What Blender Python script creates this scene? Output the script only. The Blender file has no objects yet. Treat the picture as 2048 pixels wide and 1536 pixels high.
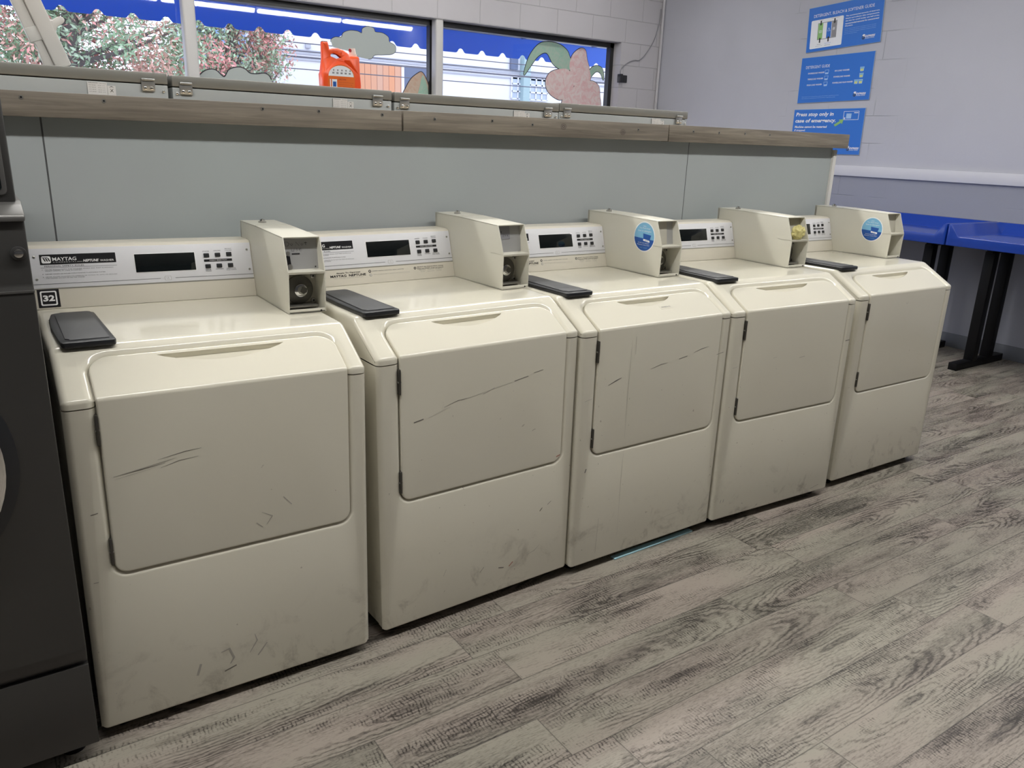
import bpy, bmesh, math, random
from mathutils import Vector, Matrix
random.seed(7)
S = bpy.context.scene
COL = S.collection

# ------------------------------------------------------------------ camera
cam_d = bpy.data.cameras.new('camera'); cam = bpy.data.objects.new('camera', cam_d); COL.objects.link(cam)
cam.location = (-.0915, -1.7917, 1.3981)
cam.rotation_euler = (1.2715, -.0350, -.5907)
cam_d.sensor_width = 36; cam_d.lens = 1575.4128 / 2048 * 36; cam_d.clip_start = .02; cam_d.clip_end = 300
S.camera = cam
# ------------------------------------------------------------------ world, exposure
SKY = 3.0
LAMP = 31.5
w = bpy.data.worlds.new('sky'); S.world = w; w.use_nodes = True
bg = w.node_tree.nodes['Background']; bg.inputs[0].default_value = (.84, .89, 1, 1); bg.inputs[1].default_value = SKY
S.view_settings.view_transform = 'Standard'; S.view_settings.look = 'None'
S.view_settings.gamma = 1; S.view_settings.use_curve_mapping = False
S.view_settings.exposure = 0.0

# ------------------------------------------------------------------ materials
MT = {}
def mat(name, col, rough=.5, metal=0, coat=0, spec=.5, emit=None, es=0, trans=0):
    m = bpy.data.materials.new(name); m.use_nodes = True
    b = m.node_tree.nodes['Principled BSDF']
    b.inputs['Base Color'].default_value = (*col, 1); b.inputs['Roughness'].default_value = rough
    b.inputs['Metallic'].default_value = metal; b.inputs['Coat Weight'].default_value = coat
    b.inputs['Coat Roughness'].default_value = .08
    b.inputs['Specular IOR Level'].default_value = spec
    if emit: b.inputs['Emission Color'].default_value = (*emit, 1); b.inputs['Emission Strength'].default_value = es
    MT[name] = m; return m
class N:
    """tiny node-graph writer"""
    def __init__(s, m): s.t = m.node_tree; s.b = s.t.nodes.get('Principled BSDF')
    def new(s, ty, **k):
        n = s.t.nodes.new(ty)
        for a, v in k.items(): setattr(n, a, v)
        return n
    def link(s, a, b): s.t.links.new(a, b)
    def put(s, sock, v):
        if hasattr(v, 'default_value') or hasattr(v, 'is_output'): s.link(v, sock)
        else: sock.default_value = v
    def math(s, op, a, b=0, c=0, clamp=False):
        n = s.new('ShaderNodeMath', operation=op, use_clamp=clamp)
        s.put(n.inputs[0], a); s.put(n.inputs[1], b); s.put(n.inputs[2], c); return n.outputs[0]
    def mix(s, f, a, b, blend='MIX'):
        n = s.new('ShaderNodeMix', data_type='RGBA', blend_type=blend)
        s.put(n.inputs[0], f); s.put(n.inputs[6], a); s.put(n.inputs[7], b); return n.outputs[2]
    def sep(s, v):
        n = s.new('ShaderNodeSeparateXYZ'); s.link(v, n.inputs[0]); return n.outputs
    def comb(s, x, y, z=0):
        n = s.new('ShaderNodeCombineXYZ'); s.put(n.inputs[0], x); s.put(n.inputs[1], y); s.put(n.inputs[2], z); return n.outputs[0]
    def obj(s): return s.new('ShaderNodeTexCoord').outputs['Object']
    def noise(s, v, scale, detail=4, rough=.6, dist=0):
        n = s.new('ShaderNodeTexNoise'); s.link(v, n.inputs['Vector']); n.inputs['Scale'].default_value = scale
        n.inputs['Detail'].default_value = detail; n.inputs['Roughness'].default_value = rough; n.inputs['Distortion'].default_value = dist
        return n.outputs[0]
    def ramp(s, f, stops):
        n = s.new('ShaderNodeValToRGB'); s.link(f, n.inputs[0]); e = n.color_ramp.elements
        while len(e) < len(stops): e.new(.5)
        for i, (p, c) in enumerate(stops):
            e[i].position = p; e[i].color = (*c, 1) if len(c) == 3 else c
        return n.outputs[0]
    def bump(s, h, dist=.001, strength=1):
        n = s.new('ShaderNodeBump'); s.link(h, n.inputs['Height']); n.inputs['Distance'].default_value = dist; n.inputs['Strength'].default_value = strength
        s.link(n.outputs[0], s.b.inputs['Normal'])
    def smooth(s, x, a, b):
        n = s.new('ShaderNodeMapRange', interpolation_type='SMOOTHSTEP'); s.put(n.inputs[0], x)
        n.inputs[1].default_value = a; n.inputs[2].default_value = b; return n.outputs[0]

mat('enamel', (.715, .685, .575), .14, spec=.55, coat=.35)
def dirty(m):
    n = N(m); o = n.obj(); x, y, z = n.sep(o); ri = n.math('MULTIPLY', n.new('ShaderNodeObjectInfo').outputs['Random'], 23.0); o = n.comb(n.math('ADD', x, ri), n.math('ADD', y, ri), z)
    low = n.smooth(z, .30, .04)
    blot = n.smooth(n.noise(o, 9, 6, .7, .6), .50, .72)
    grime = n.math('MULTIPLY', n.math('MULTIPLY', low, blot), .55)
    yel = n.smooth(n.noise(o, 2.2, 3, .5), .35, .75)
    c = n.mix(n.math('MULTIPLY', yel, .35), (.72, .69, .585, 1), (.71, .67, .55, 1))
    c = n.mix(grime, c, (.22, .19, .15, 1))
    sp = n.smooth(n.noise(o, 60, 2, .5), .735, .77)
    c = n.mix(n.math('MULTIPLY', n.math('MULTIPLY', sp, n.smooth(z, .8, .5)), .5), c, (.25, .21, .17, 1))
    n.link(c, n.b.inputs['Base Color'])
dirty(MT['enamel'])
mat('console_cream', (.70, .66, .57), .35)
mat('box_cream', (.66, .64, .555), .32)
mat('box_inside', (.50, .48, .41), .45)
mat('silver_plate', (.70, .70, .73), .45)
mat('black_print', (.012, .012, .014), .3)
mat('black_glass', (.006, .008, .009), .06)
mat('black_plastic', (.018, .019, .022), .36)
mat('charcoal_plastic', (.075, .076, .08), .5)
mat('dark_gap', (.012, .012, .012), .8)
mat('white_print', (.85, .85, .85), .5)
mat('grey_print', (.10, .10, .11), .5)
mat('faint_print', (.40, .39, .37), .5)
mat('chrome', (.78, .78, .78), .12, metal=1)
mat('zinc', (.42, .41, .38), .35, metal=.8)
mat('lock_grey', (.14, .135, .12), .4, metal=.5)
mat('mech_plate', (.42, .42, .42), .45, metal=.3)
mat('hinge_metal', (.10, .095, .085), .4, metal=.7)
mat('scuff', (.17, .155, .14), .7)
mat('scuff_faint', (.40, .375, .33), .7)
mat('red_scuff', (.35, .12, .09), .7)
mat('blue_dark', (.010, .085, .36), .4)
mat('blue_light', (.20, .46, .68), .4)
mat('blue_mid', (.03, .20, .55), .4)
mat('sign_blue', (.012, .15, .60), .4)
mat('sign_edge', (.30, .42, .62), .4)
mat('sign_green', (.25, .50, .16), .5)
mat('sign_yellow', (.62, .66, .25), .5)
mat('sign_grey', (.25, .25, .27), .5)
mat('sign_white', (.80, .82, .86), .5)
mat('sign_pale', (.35, .55, .85), .5)
mat('table_blue', (.008, .045, .33), .22, coat=.15)
mat('black_metal', (.006, .006, .007), .45, spec=.15)
mat('graphite', (.075, .073, .071), .42, metal=.55)
mat('graphite_light', (.15, .147, .142), .38, metal=.55)
mat('graphite_dark', (.045, .044, .044), .5, metal=.3)
mat('steel_lid', (.215, .215, .20), .42, metal=.35)
mat('steel_back', (.33, .35, .35), .4, metal=.3)
mat('hinge_zinc', (.42, .43, .43), .3, metal=.8)
mat('label_paper', (.62, .62, .62), .6)
mat('white_trim', (.62, .62, .66), .5)
mat('cream_trim', (.62, .61, .58), .5)
mat('conduit_paint', (.52, .51, .53), .5)
mat('frame_black', (.012, .012, .013), .4)
mat('frame_alu', (.35, .36, .38), .35, metal=.6)
mat('post_paint', (.56, .55, .54), .45)
mat('white_plastic', (.66, .64, .61), .4)
mat('orange_plastic', (.85, .085, .012), .3)
mat('orange_label', (.75, .14, .01), .45)
mat('cap_white', (.80, .66, .60), .4)
mat('cap_red', (.25, .01, .02), .4)
mat('paint_grey', (.40, .44, .43), .8)
mat('paint_pink', (.70, .44, .45), .85)
mat('paint_green', (.30, .50, .40), .85)
mat('paint_tan', (.52, .42, .34), .85)
mat('paint_black', (.02, .02, .03), .7)
mat('yellow_paper', (.62, .56, .24), .8)
mat('pale_blue_plastic', (.42, .68, .78), .25)
mat('base_grey', (.12, .13, .15), .5)
mat('ceiling_white', (.72, .72, .70), .9)
mat('lamp_tube', (1, 1, 1), .4, emit=(1, .985, .95), es=LAMP)
mat('fill_tube_dim', (1, 1, 1), .4, emit=(1, .985, .95), es=LAMP * .30)  # dimmer emitter for the added fill row by the window wall
mat('bark', (.22, .19, .19), .9)
mat('leaf_green', (.32, .46, .29), .8)
mat('leaf_pale', (.46, .58, .42), .8)
mat('leaf_red', (.72, .33, .31), .8)
mat('leaf_rust', (.66, .40, .33), .8)
mat('building_white', (.72, .73, .80), .8)
mat('building_blue', (.22, .34, .62), .8)
mat('building_shade', (.42, .44, .50), .8)
mat('window_dark', (.10, .13, .22), .3)
mat('window_pane_pale', (.45, .52, .62), .2)
mat('fence_orange', (.62, .30, .17), .8)
mat('pole_wood', (.20, .17, .18), .9)
mat('wire_black', (.10, .10, .13), .6)
mat('asphalt', (.30, .30, .31), .9)
mat('downspout_teal', (.35, .48, .50), .6)
# leaf/petal brush variation
for nm, c2 in (('paint_pink', (.72, .63, .61)), ('paint_green', (.40, .50, .42)), ('paint_tan', (.50, .33, .24))):
    n = N(MT[nm]); o = n.obj(); f = n.smooth(n.noise(o, 14, 5, .7, 1.5), .35, .65)
    n.link(n.mix(f, MT[nm].node_tree.nodes['Principled BSDF'].inputs['Base Color'].default_value[:], (*c2, 1)), n.b.inputs['Base Color'])

def fence_mat(m):
    n = N(m); o = n.obj(); x, y, z = n.sep(o)
    k = n.math('FLOOR', n.math('MULTIPLY', x, 5)); wn = n.new('ShaderNodeTexWhiteNoise', noise_dimensions='1D'); n.link(k, wn.inputs['W'])
    gap = n.math('LESS_THAN', n.math('FRACT', n.math('MULTIPLY', x, 5)), .07)
    c = n.mix(wn.outputs[0], (.66, .30, .16, 1), (.56, .36, .27, 1)); c = n.mix(gap, c, (.25, .1, .07, 1))
    n.link(c, n.b.inputs['Base Color'])
fence_mat(MT['fence_orange'])

def awning_mat():
    m = bpy.data.materials.new('awning_blue'); m.use_nodes = True; t = m.node_tree; MT['awning_blue'] = m
    out = t.nodes['Material Output']; t.nodes.remove(t.nodes['Principled BSDF'])
    a = t.nodes.new('ShaderNodeBsdfDiffuse'); b = t.nodes.new('ShaderNodeBsdfTranslucent'); mx = t.nodes.new('ShaderNodeMixShader')
    a.inputs[0].default_value = (.16, .28, .62, 1); b.inputs[0].default_value = (.19, .36, .82, 1); mx.inputs[0].default_value = .55
    t.links.new(a.outputs[0], mx.inputs[1]); t.links.new(b.outputs[0], mx.inputs[2]); t.links.new(mx.outputs[0], out.inputs[0])
awning_mat()
def glass_mat():
    m = bpy.data.materials.new('window_glass'); m.use_nodes = True; t = m.node_tree; MT['window_glass'] = m
    out = t.nodes['Material Output']; t.nodes.remove(t.nodes['Principled BSDF'])
    a = t.nodes.new('ShaderNodeBsdfTransparent'); a.inputs[0].default_value = (.93, .94, .97, 1)
    g = t.nodes.new('ShaderNodeBsdfGlossy'); g.inputs['Roughness'].default_value = .02; g.inputs[0].default_value = (1, 1, 1, 1)
    f = t.nodes.new('ShaderNodeFresnel'); f.inputs[0].default_value = 1.6
    mx = t.nodes.new('ShaderNodeMixShader'); g_ = t.nodes.new('ShaderNodeNewGeometry'); mm = t.nodes.new('ShaderNodeMath'); mm.operation = 'MULTIPLY'; mi = t.nodes.new('ShaderNodeMath'); mi.operation = 'SUBTRACT'; mi.inputs[0].default_value = 1
    t.links.new(g_.outputs['Backfacing'], mi.inputs[1]); t.links.new(mi.outputs[0], mm.inputs[0]); t.links.new(f.outputs[0], mm.inputs[1]); t.links.new(mm.outputs[0], mx.inputs[0]); t.links.new(a.outputs[0], mx.inputs[1]); t.links.new(g.outputs[0], mx.inputs[2]); t.links.new(mx.outputs[0], out.inputs[0])
glass_mat()
def floor_mat():
    m = mat('plank_floor', (.2, .2, .2), .42, spec=.4); n = N(m); o = n.obj(); x, y, z = n.sep(o)
    PW, PL = .1455, 1.22
    yr = n.math('DIVIDE', n.math('ADD', y, .185), PW); row = n.math('FLOOR', yr); fy = n.math('FRACT', yr)
    wr = n.new('ShaderNodeTexWhiteNoise', noise_dimensions='1D'); n.link(row, wr.inputs['W'])
    xr = n.math('ADD', n.math('DIVIDE', x, PL), n.math('MULTIPLY', wr.outputs[0], 7.3)); colm = n.math('FLOOR', xr); fx = n.math('FRACT', xr)
    wn = n.new('ShaderNodeTexWhiteNoise', noise_dimensions='2D'); n.link(n.comb(row, colm), wn.inputs['Vector'])
    rnd = wn.outputs[0]; rc = wn.outputs[1]; r1, r2, r3 = n.sep(rc)
    gx = n.math('ADD', x, n.math('MULTIPLY', r1, 31.0)); gy = n.math('ADD', y, n.math('MULTIPLY', r2, 17.0))
    # broad tone streaks along the plank
    broad = n.noise(n.comb(n.math('MULTIPLY', gx, 1.6), n.math('MULTIPLY', gy, 9)), 1, 5, .6, .4)
    fine = n.noise(n.comb(n.math('MULTIPLY', gx, 7), n.math('MULTIPLY', gy, 190)), 1, 5, .7)
    # cathedral grain: rings of a distorted radial field
    dx = n.math('MULTIPLY', n.math('SUBTRACT', fx, n.math('ADD', .25, n.math('MULTIPLY', r3, .5))), PL * .12)
    dy = n.math('MULTIPLY', n.math('SUBTRACT', fy, n.math('ADD', .2, n.math('MULTIPLY', r1, .6))), PW)
    wob = n.noise(n.comb(n.math('MULTIPLY', gx, 5), n.math('MULTIPLY', gy, 14)), 1, 4, .6)
    wob2 = n.noise(n.comb(n.math('MULTIPLY', gx, 45), n.math('MULTIPLY', gy, 45)), 1, 2, .5)
    rad = n.math('SQRT', n.math('ADD', n.math('MULTIPLY', dx, dx), n.math('MULTIPLY', dy, dy)))
    ph = n.math('ADD', n.math('MULTIPLY', rad, 620), n.math('ADD', n.math('MULTIPLY', wob, 26), n.math('MULTIPLY', wob2, 3.2)))
    ring = n.math('MULTIPLY', n.math('ADD', n.math('SINE', ph), 1), .5)
    ring = n.math('POWER', ring, 2.2)
    rmask = n.smooth(n.noise(n.comb(n.math('MULTIPLY', gx, 2.3), n.math('MULTIPLY', gy, 9)), 1, 2, .5), .42, .62)
    # fine cross-cut saw marks in patches
    wobs = n.noise(n.comb(n.math('MULTIPLY', gx, 9), n.math('MULTIPLY', gy, 22)), 1, 3, .6)
    sx = n.math('ADD', n.math('MULTIPLY', gx, 640), n.math('MULTIPLY', wobs, 22))
    brk = n.noise(n.comb(n.math('MULTIPLY', gx, 120), n.math('MULTIPLY', gy, 55)), 1, 3, .65)
    saw = n.smooth(n.math('ADD', n.math('MULTIPLY', n.math('SINE', sx), .5), n.math('MULTIPLY', brk, 1.6)), .75, 1.35)
    smask = n.smooth(n.noise(n.comb(n.math('MULTIPLY', gx, 3.0), n.math('MULTIPLY', gy, 11)), 1, 3, .6), .47, .60)
    cross = n.smooth(n.noise(n.comb(n.math('MULTIPLY', gx, 16), n.math('MULTIPLY', gy, 330)), 1, 3, .6), .50, .66)
    kn = n.smooth(n.math('ADD', rad, n.math('MULTIPLY', wob2, .006)), .022, .005)
    pits = n.smooth(n.noise(n.comb(n.math('MULTIPLY', gx, 70), n.math('MULTIPLY', gy, 170)), 1, 2, .6), .60, .75)
    grit = n.smooth(n.noise(n.comb(n.math('MULTIPLY', gx, 55), n.math('MULTIPLY', gy, 260)), 1, 4, .7), .42, .68)
    dark = n.smooth(n.noise(n.comb(n.math('MULTIPLY', gx, 2.0), n.math('MULTIPLY', gy, 8)), 1, 4, .65, .6), .50, .78)
    t = n.math('ADD', n.math('MULTIPLY', broad, .85), n.math('MULTIPLY', fine, .50))
    t = n.math('ADD', t, n.math('MULTIPLY', n.math('SUBTRACT', rnd, .5), .13))
    for f_, k_ in ((n.math('MULTIPLY', ring, rmask), .28), (n.math('MULTIPLY', n.math('MULTIPLY', saw, smask), n.smooth(brk, .35, .6)), .34), (n.math('MULTIPLY', cross, smask), .18), (grit, .22), (kn, .22), (pits, .10), (dark, .22)):
        t = n.math('SUBTRACT', t, n.math('MULTIPLY', f_, k_))
    c = n.ramp(t, [(.04, (.034, .029, .025)), (.26, (.095, .083, .073)), (.46, (.215, .193, .167)), (.68, (.335, .303, .262))])
    tint = n.smooth(n.noise(n.comb(n.math('MULTIPLY', gx, 1.3), n.math('MULTIPLY', gy, 5)), 1, 2, .5), .35, .65)
    c = n.mix(1.0, c, n.mix(tint, (1.03, .985, .99, 1), (.97, 1.0, .96, 1)), 'MULTIPLY')
    sy = n.math('MINIMUM', fy, n.math('SUBTRACT', 1, fy)); sxx = n.math('MINIMUM', fx, n.math('SUBTRACT', 1, fx))
    gap = n.math('MAXIMUM', n.math('LESS_THAN', sy, .011), n.math('LESS_THAN', sxx, .0013))
    c = n.mix(n.math('MULTIPLY', gap, .55), c, (.035, .03, .03, 1))
    n.link(c, n.b.inputs['Base Color'])
    n.link(n.math('ADD', .34, n.math('MULTIPLY', fine, .2)), n.b.inputs['Roughness'])
    n.bump(n.math('SUBTRACT', t, n.math('MULTIPLY', gap, .5)), .0012, .5)
floor_mat()
def block_mat(name, ax, col, col2=None, zsplit=0, seam=.35, off=(0, 0)):
    m = mat(name, col, .55, spec=.3); n = N(m); o = n.obj(); xyz = n.sep(o); u = xyz[ax]; z = xyz[2]
    zr = n.math('DIVIDE', n.math('SUBTRACT', z, .01 + off[1]), .21); row = n.math('FLOOR', zr); fz = n.math('FRACT', zr)
    ur = n.math('ADD', n.math('DIVIDE', n.math('SUBTRACT', u, off[0]), .424), n.math('MULTIPLY', n.math('MODULO', n.math('ABSOLUTE', row), 2), .5)); fu = n.math('FRACT', ur)
    dz = n.math('MULTIPLY', n.math('MINIMUM', fz, n.math('SUBTRACT', 1, fz)), .21); du = n.math('MULTIPLY', n.math('MINIMUM', fu, n.math('SUBTRACT', 1, fu)), .424)
    d = n.math('MINIMUM', dz, du)
    wash = 1
    if seam < 1:
        yc = n.math('ABSOLUTE', n.math('SUBTRACT', u, 2.5))
        wash = n.math('ADD', n.math('MULTIPLY', n.smooth(yc, .62, .40), n.smooth(n.noise(o, 3.1, 2, .6), .40, .55)), n.math('MULTIPLY', n.smooth(n.noise(o, 1.3, 3, .6), .50, .70), .30))
    g = n.math('MULTIPLY', n.smooth(d, .0055, .001), wash)
    c = n.mix(n.smooth(n.noise(o, 1.1, 3, .5), .3, .7), (*[k * .95 for k in col], 1), (*[min(1, k * 1.04) for k in col], 1))
    if col2: c = n.mix(n.math('LESS_THAN', z, zsplit), c, (*col2, 1))
    c = n.mix(n.math('MULTIPLY', g, .35), c, (*[k * .55 for k in col], 1))
    n.link(c, n.b.inputs['Base Color'])
    h = n.math('ADD', n.math('MULTIPLY', g, -1), n.math('MULTIPLY', n.noise(o, 90, 4, .6), .22)); n.bump(h, .003, .8)
block_mat('block_back', 0, (.50, .485, .505), seam=1, off=(.25, .052))
block_mat('block_right', 1, (.47, .475, .53), (.30, .31, .36), 1.26, seam=.5, off=(.03, .0))
block_mat('block_plain', 1, (.16, .16, .17), seam=.5)
def panel_mat():
    m = mat('partition_laminate', (.37, .40, .405), .38); n = N(m); o = n.obj(); x, y, z = n.sep(o)
    c = n.mix(n.smooth(n.noise(o, 1.3, 3, .5), .35, .65), (.37, .395, .40, 1), (.375, .41, .41, 1))
    gap = n.math('MAXIMUM', n.math('LESS_THAN', n.math('ABSOLUTE', n.math('SUBTRACT', x, .098)), .0022), n.math('LESS_THAN', n.math('ABSOLUTE', n.math('SUBTRACT', x, 2.549)), .0018))
    c = n.mix(n.math('MULTIPLY', gap, .85), c, (.03, .03, .03, 1)); n.link(c, n.b.inputs['Base Color'])
    n.bump(n.math('MULTIPLY', gap, -1), .003, 1)
panel_mat()
def wood_mat():
    m = mat('weathered_board', (.25, .21, .17), .6); n = N(m); o = n.obj(); x, y, z = n.sep(o)
    oi = n.new('ShaderNodeObjectInfo').outputs['Random']
    gx = n.math('ADD', x, n.math('MULTIPLY', oi, 9))
    g = n.noise(n.comb(n.math('MULTIPLY', gx, 3), n.math('MULTIPLY', y, 60), n.math('MULTIPLY', z, 75)), 1, 5, .65, .7)
    b = n.noise(n.comb(n.math('MULTIPLY', gx, 1.5), n.math('MULTIPLY', y, 12), n.math('MULTIPLY', z, 16)), 1, 3, .6)
    t = n.math('ADD', n.math('MULTIPLY', g, .6), n.math('MULTIPLY', b, .5))
    c = n.ramp(t, [(.34, (.095, .080, .063)), (.54, (.185, .158, .125)), (.72, (.28, .245, .195))])
    for kx, kz in ((1.822, 1.457), (2.122, 1.447)):
        ddx = n.math('SUBTRACT', x, kx); ddz = n.math('MULTIPLY', n.math('SUBTRACT', z, kz), 1.25)
        r = n.math('SQRT', n.math('ADD', n.math('MULTIPLY', ddx, ddx), n.math('MULTIPLY', ddz, ddz)))
        wv = n.math('MULTIPLY', n.math('ADD', n.math('SINE', n.math('ADD', n.math('MULTIPLY', r, 900), n.math('MULTIPLY', g, 6))), 1.4), .42)
        c = n.mix(n.math('MULTIPLY', n.smooth(r, .020, .007), n.math('MULTIPLY', wv, .9)), c, (.05, .038, .03, 1))
    n.link(c, n.b.inputs['Base Color']); n.bump(t, .001, .6)
wood_mat()
mat('raw_ply', (.55, .44, .30), .75)
# brushed tone on the grey steel
for nm in ('steel_back', 'steel_lid', 'graphite'):
    n = N(MT[nm]); o = n.obj(); f = n.noise(o, 3, 3, .5)
    cc = MT[nm].node_tree.nodes['Principled BSDF'].inputs['Base Color'].default_value[:3]
    n.link(n.mix(f, (*[k * .93 for k in cc], 1), (*[k * 1.06 for k in cc], 1)), n.b.inputs['Base Color'])

# ------------------------------------------------------------------ mesh helpers
class Frame:
    def __init__(s, o, ex, ey): s.o = Vector(o); s.ex = Vector(ex).normalized(); s.ey = Vector(ey).normalized(); s.n = s.ex.cross(s.ey)
    def p(s, x, y, h=0): return s.o + s.ex * x + s.ey * y + s.n * h
class MB:
    def __init__(s): s.bm = bmesh.new(); s.mats = []
    def mi(s, m):
        if m not in s.mats: s.mats.append(m)
        return s.mats.index(m)
    def face(s, vs, m, smooth=False):
        try: f = s.bm.faces.new([v if isinstance(v, bmesh.types.BMVert) else s.bm.verts.new(v) for v in vs])
        except ValueError: return None
        f.material_index = s.mi(m); f.smooth = smooth; return f
    def merge(s, b, m, smooth=False, M=None):
        me = bpy.data.meshes.new('t'); k = s.mi(m)
        for f in b.faces: f.material_index = k; f.smooth = smooth
        if M is not None: b.transform(M)
        b.to_mesh(me); b.free(); s.bm.from_mesh(me); bpy.data.meshes.remove(me)
    def box(s, x0, x1, y0, y1, z0, z1, m, bev=0, seg=2, M=None):
        b = bmesh.new(); bmesh.ops.create_cube(b, size=1)
        for v in b.verts: v.co = Vector(((x0 + x1) / 2 + v.co.x * (x1 - x0), (y0 + y1) / 2 + v.co.y * (y1 - y0), (z0 + z1) / 2 + v.co.z * (z1 - z0)))
        if bev: bmesh.ops.bevel(b, geom=b.edges[:], offset=bev, segments=seg, affect='EDGES', profile=.5)
        s.merge(b, m, bev > 0, M); return s
    def prism(s, pts, axis, a0, a1, m, bev=0, seg=2, M=None):
        """pts 2D in the plane of the two other axes (in xyz order)"""
        b = bmesh.new()
        def mk(p, a): return {0: (a, p[0], p[1]), 1: (p[0], a, p[1]), 2: (p[0], p[1], a)}[axis]
        A = [b.verts.new(mk(p, a0)) for p in pts]; B = [b.verts.new(mk(p, a1)) for p in pts]
        b.faces.new(A); b.faces.new(B[::-1]); k = len(pts)
        for i in range(k): b.faces.new((A[i], B[i], B[(i + 1) % k], A[(i + 1) % k]))
        bmesh.ops.recalc_face_normals(b, faces=b.faces[:])
        if bev: bmesh.ops.bevel(b, geom=b.edges[:], offset=bev, segments=seg, affect='EDGES', profile=.5)
        s.merge(b, m, bev > 0, M); return s
    def fp(s, F, pts, m, h0=0, h1=.0006, bev=0, smooth=False):
        """flat polygon plate in a frame"""
        b = bmesh.new(); A = [b.verts.new(F.p(x, y, h0)) for x, y in pts]; B = [b.verts.new(F.p(x, y, h1)) for x, y in pts]; k = len(pts)
        b.faces.new(A[::-1]); b.faces.new(B)
        for i in range(k): b.faces.new((A[i], A[(i + 1) % k], B[(i + 1) % k], B[i]))
        bmesh.ops.recalc_face_normals(b, faces=b.faces[:])
        if bev: bmesh.ops.bevel(b, geom=b.edges[:], offset=bev, segments=2, affect='EDGES', profile=.5)
        s.merge(b, m, bev > 0 or smooth); return s
    def fr(s, F, x0, y0, x1, y1, m, h0=0, h1=.0006, bev=0): return s.fp(F, [(x0, y0), (x1, y0), (x1, y1), (x0, y1)], m, h0, h1, bev)
    def rr(s, F, x0, y0, x1, y1, r, m, h0=0, h1=.0006, bev=0): return s.fp(F, rrect(x0, y0, x1, y1, r), m, h0, h1, bev)
    def disc(s, F, x, y, r, m, h0=0, h1=.0006, seg=24, bev=0, ry=None):
        ry = ry or r
        return s.fp(F, [(x + r * math.cos(a), y + ry * math.sin(a)) for a in [2 * math.pi * i / seg for i in range(seg)]], m, h0, h1, bev)
    def cyl(s, p0, p1, r, m, seg=16, r2=None, caps=True):
        p0 = Vector(p0); p1 = Vector(p1); d = p1 - p0; b = bmesh.new()
        bmesh.ops.create_cone(b, cap_ends=caps, segments=seg, radius1=r, radius2=r if r2 is None else r2, depth=d.length)
        M = Matrix.Translation((p0 + p1) / 2) @ d.to_track_quat('Z', 'Y').to_matrix().to_4x4()
        for f in b.faces: f.smooth = len(f.verts) == 4
        me_s = [f.smooth for f in b.faces]
        k = s.mi(m)
        for f in b.faces: f.material_index = k
        b.transform(M); me = bpy.data.meshes.new('t'); b.to_mesh(me); b.free(); s.bm.from_mesh(me); bpy.data.meshes.remove(me); return s
    def tube(s, pts, r, m, seg=8, closed=False):
        pts = [Vector(p) for p in pts]; rings = []; k = len(pts)
        for i, p in enumerate(pts):
            d = (pts[min(i + 1, k - 1)] - pts[max(i - 1, 0)]).normalized(); q = d.to_track_quat('Z', 'Y')
            rr_ = r[i] if isinstance(r, (list, tuple)) else r
            rings.append([s.bm.verts.new(p + q @ Vector((rr_ * math.cos(a), rr_ * math.sin(a), 0))) for a in [2 * math.pi * j / seg for j in range(seg)]])
        for i in range(k - 1):
            for j in range(seg): s.face((rings[i][j], rings[i][(j + 1) % seg], rings[i + 1][(j + 1) % seg], rings[i + 1][j]), m, True)
        s.face(rings[0][::-1], m); s.face(rings[-1], m); return s
    def lathe(s, prof, m, o=(0, 0, 0), seg=32, M=None):
        b = bmesh.new(); rings = [[b.verts.new((r * math.cos(2 * math.pi * j / seg), r * math.sin(2 * math.pi * j / seg), z)) for j in range(seg)] for r, z in prof]
        for i in range(len(prof) - 1):
            for j in range(seg): b.faces.new((rings[i][j], rings[i][(j + 1) % seg], rings[i + 1][(j + 1) % seg], rings[i + 1][j]))
        b.faces.new(rings[0][::-1]); b.faces.new(rings[-1])
        s.merge(b, m, True, M if M is not None else Matrix.Translation(o)); return s
    def text(s, F, string, x0, y0, x1, y1, m, h=.0008, bold=0, shear=0, res=2):
        """lettering stretched to fill a rectangle of the frame"""
        cu = bpy.data.curves.new('t', 'FONT'); cu.body = string; cu.resolution_u = res; cu.offset = bold; cu.shear = shear
        ob = bpy.data.objects.new('t', cu); COL.objects.link(ob); dg = bpy.context.evaluated_depsgraph_get(); dg.update()
        me = bpy.data.meshes.new_from_object(ob.evaluated_get(dg)); bpy.data.objects.remove(ob); bpy.data.curves.remove(cu)
        xs = [v.co.x for v in me.vertices]; ys = [v.co.y for v in me.vertices]
        if not xs: return s
        ax, bx, ay, by = min(xs), max(xs), min(ys), max(ys); k = s.mi(m)
        vs = [s.bm.verts.new(F.p(x0 + (v.co.x - ax) / (bx - ax) * (x1 - x0), y0 + (v.co.y - ay) / max(1e-6, by - ay) * (y1 - y0), h)) for v in me.vertices]
        for p in me.polygons:
            try: f = s.bm.faces.new([vs[i] for i in p.vertices]); f.material_index = k
            except ValueError: pass
        bpy.data.meshes.remove(me); return s
    def line(s, F, pts, wd, m, h0=0, h1=.0005):
        """tapered stroke"""
        k = len(pts); L = []; R_ = []
        for i, (x, y) in enumerate(pts):
            a = pts[max(0, i - 1)]; b = pts[min(k - 1, i + 1)]; dx, dy = b[0] - a[0], b[1] - a[1]; l = math.hypot(dx, dy) or 1
            ww = wd * (.35 + .65 * math.sin(math.pi * i / (k - 1))) / 2 if k > 2 else wd / 2
            L.append((x - dy / l * ww, y + dx / l * ww)); R_.append((x + dy / l * ww, y - dx / l * ww))
        for i in range(k - 1):
            s.face([F.p(*R_[i], h1), F.p(*R_[i + 1], h1), F.p(*L[i + 1], h1), F.p(*L[i], h1)], m)
        return s
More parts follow.
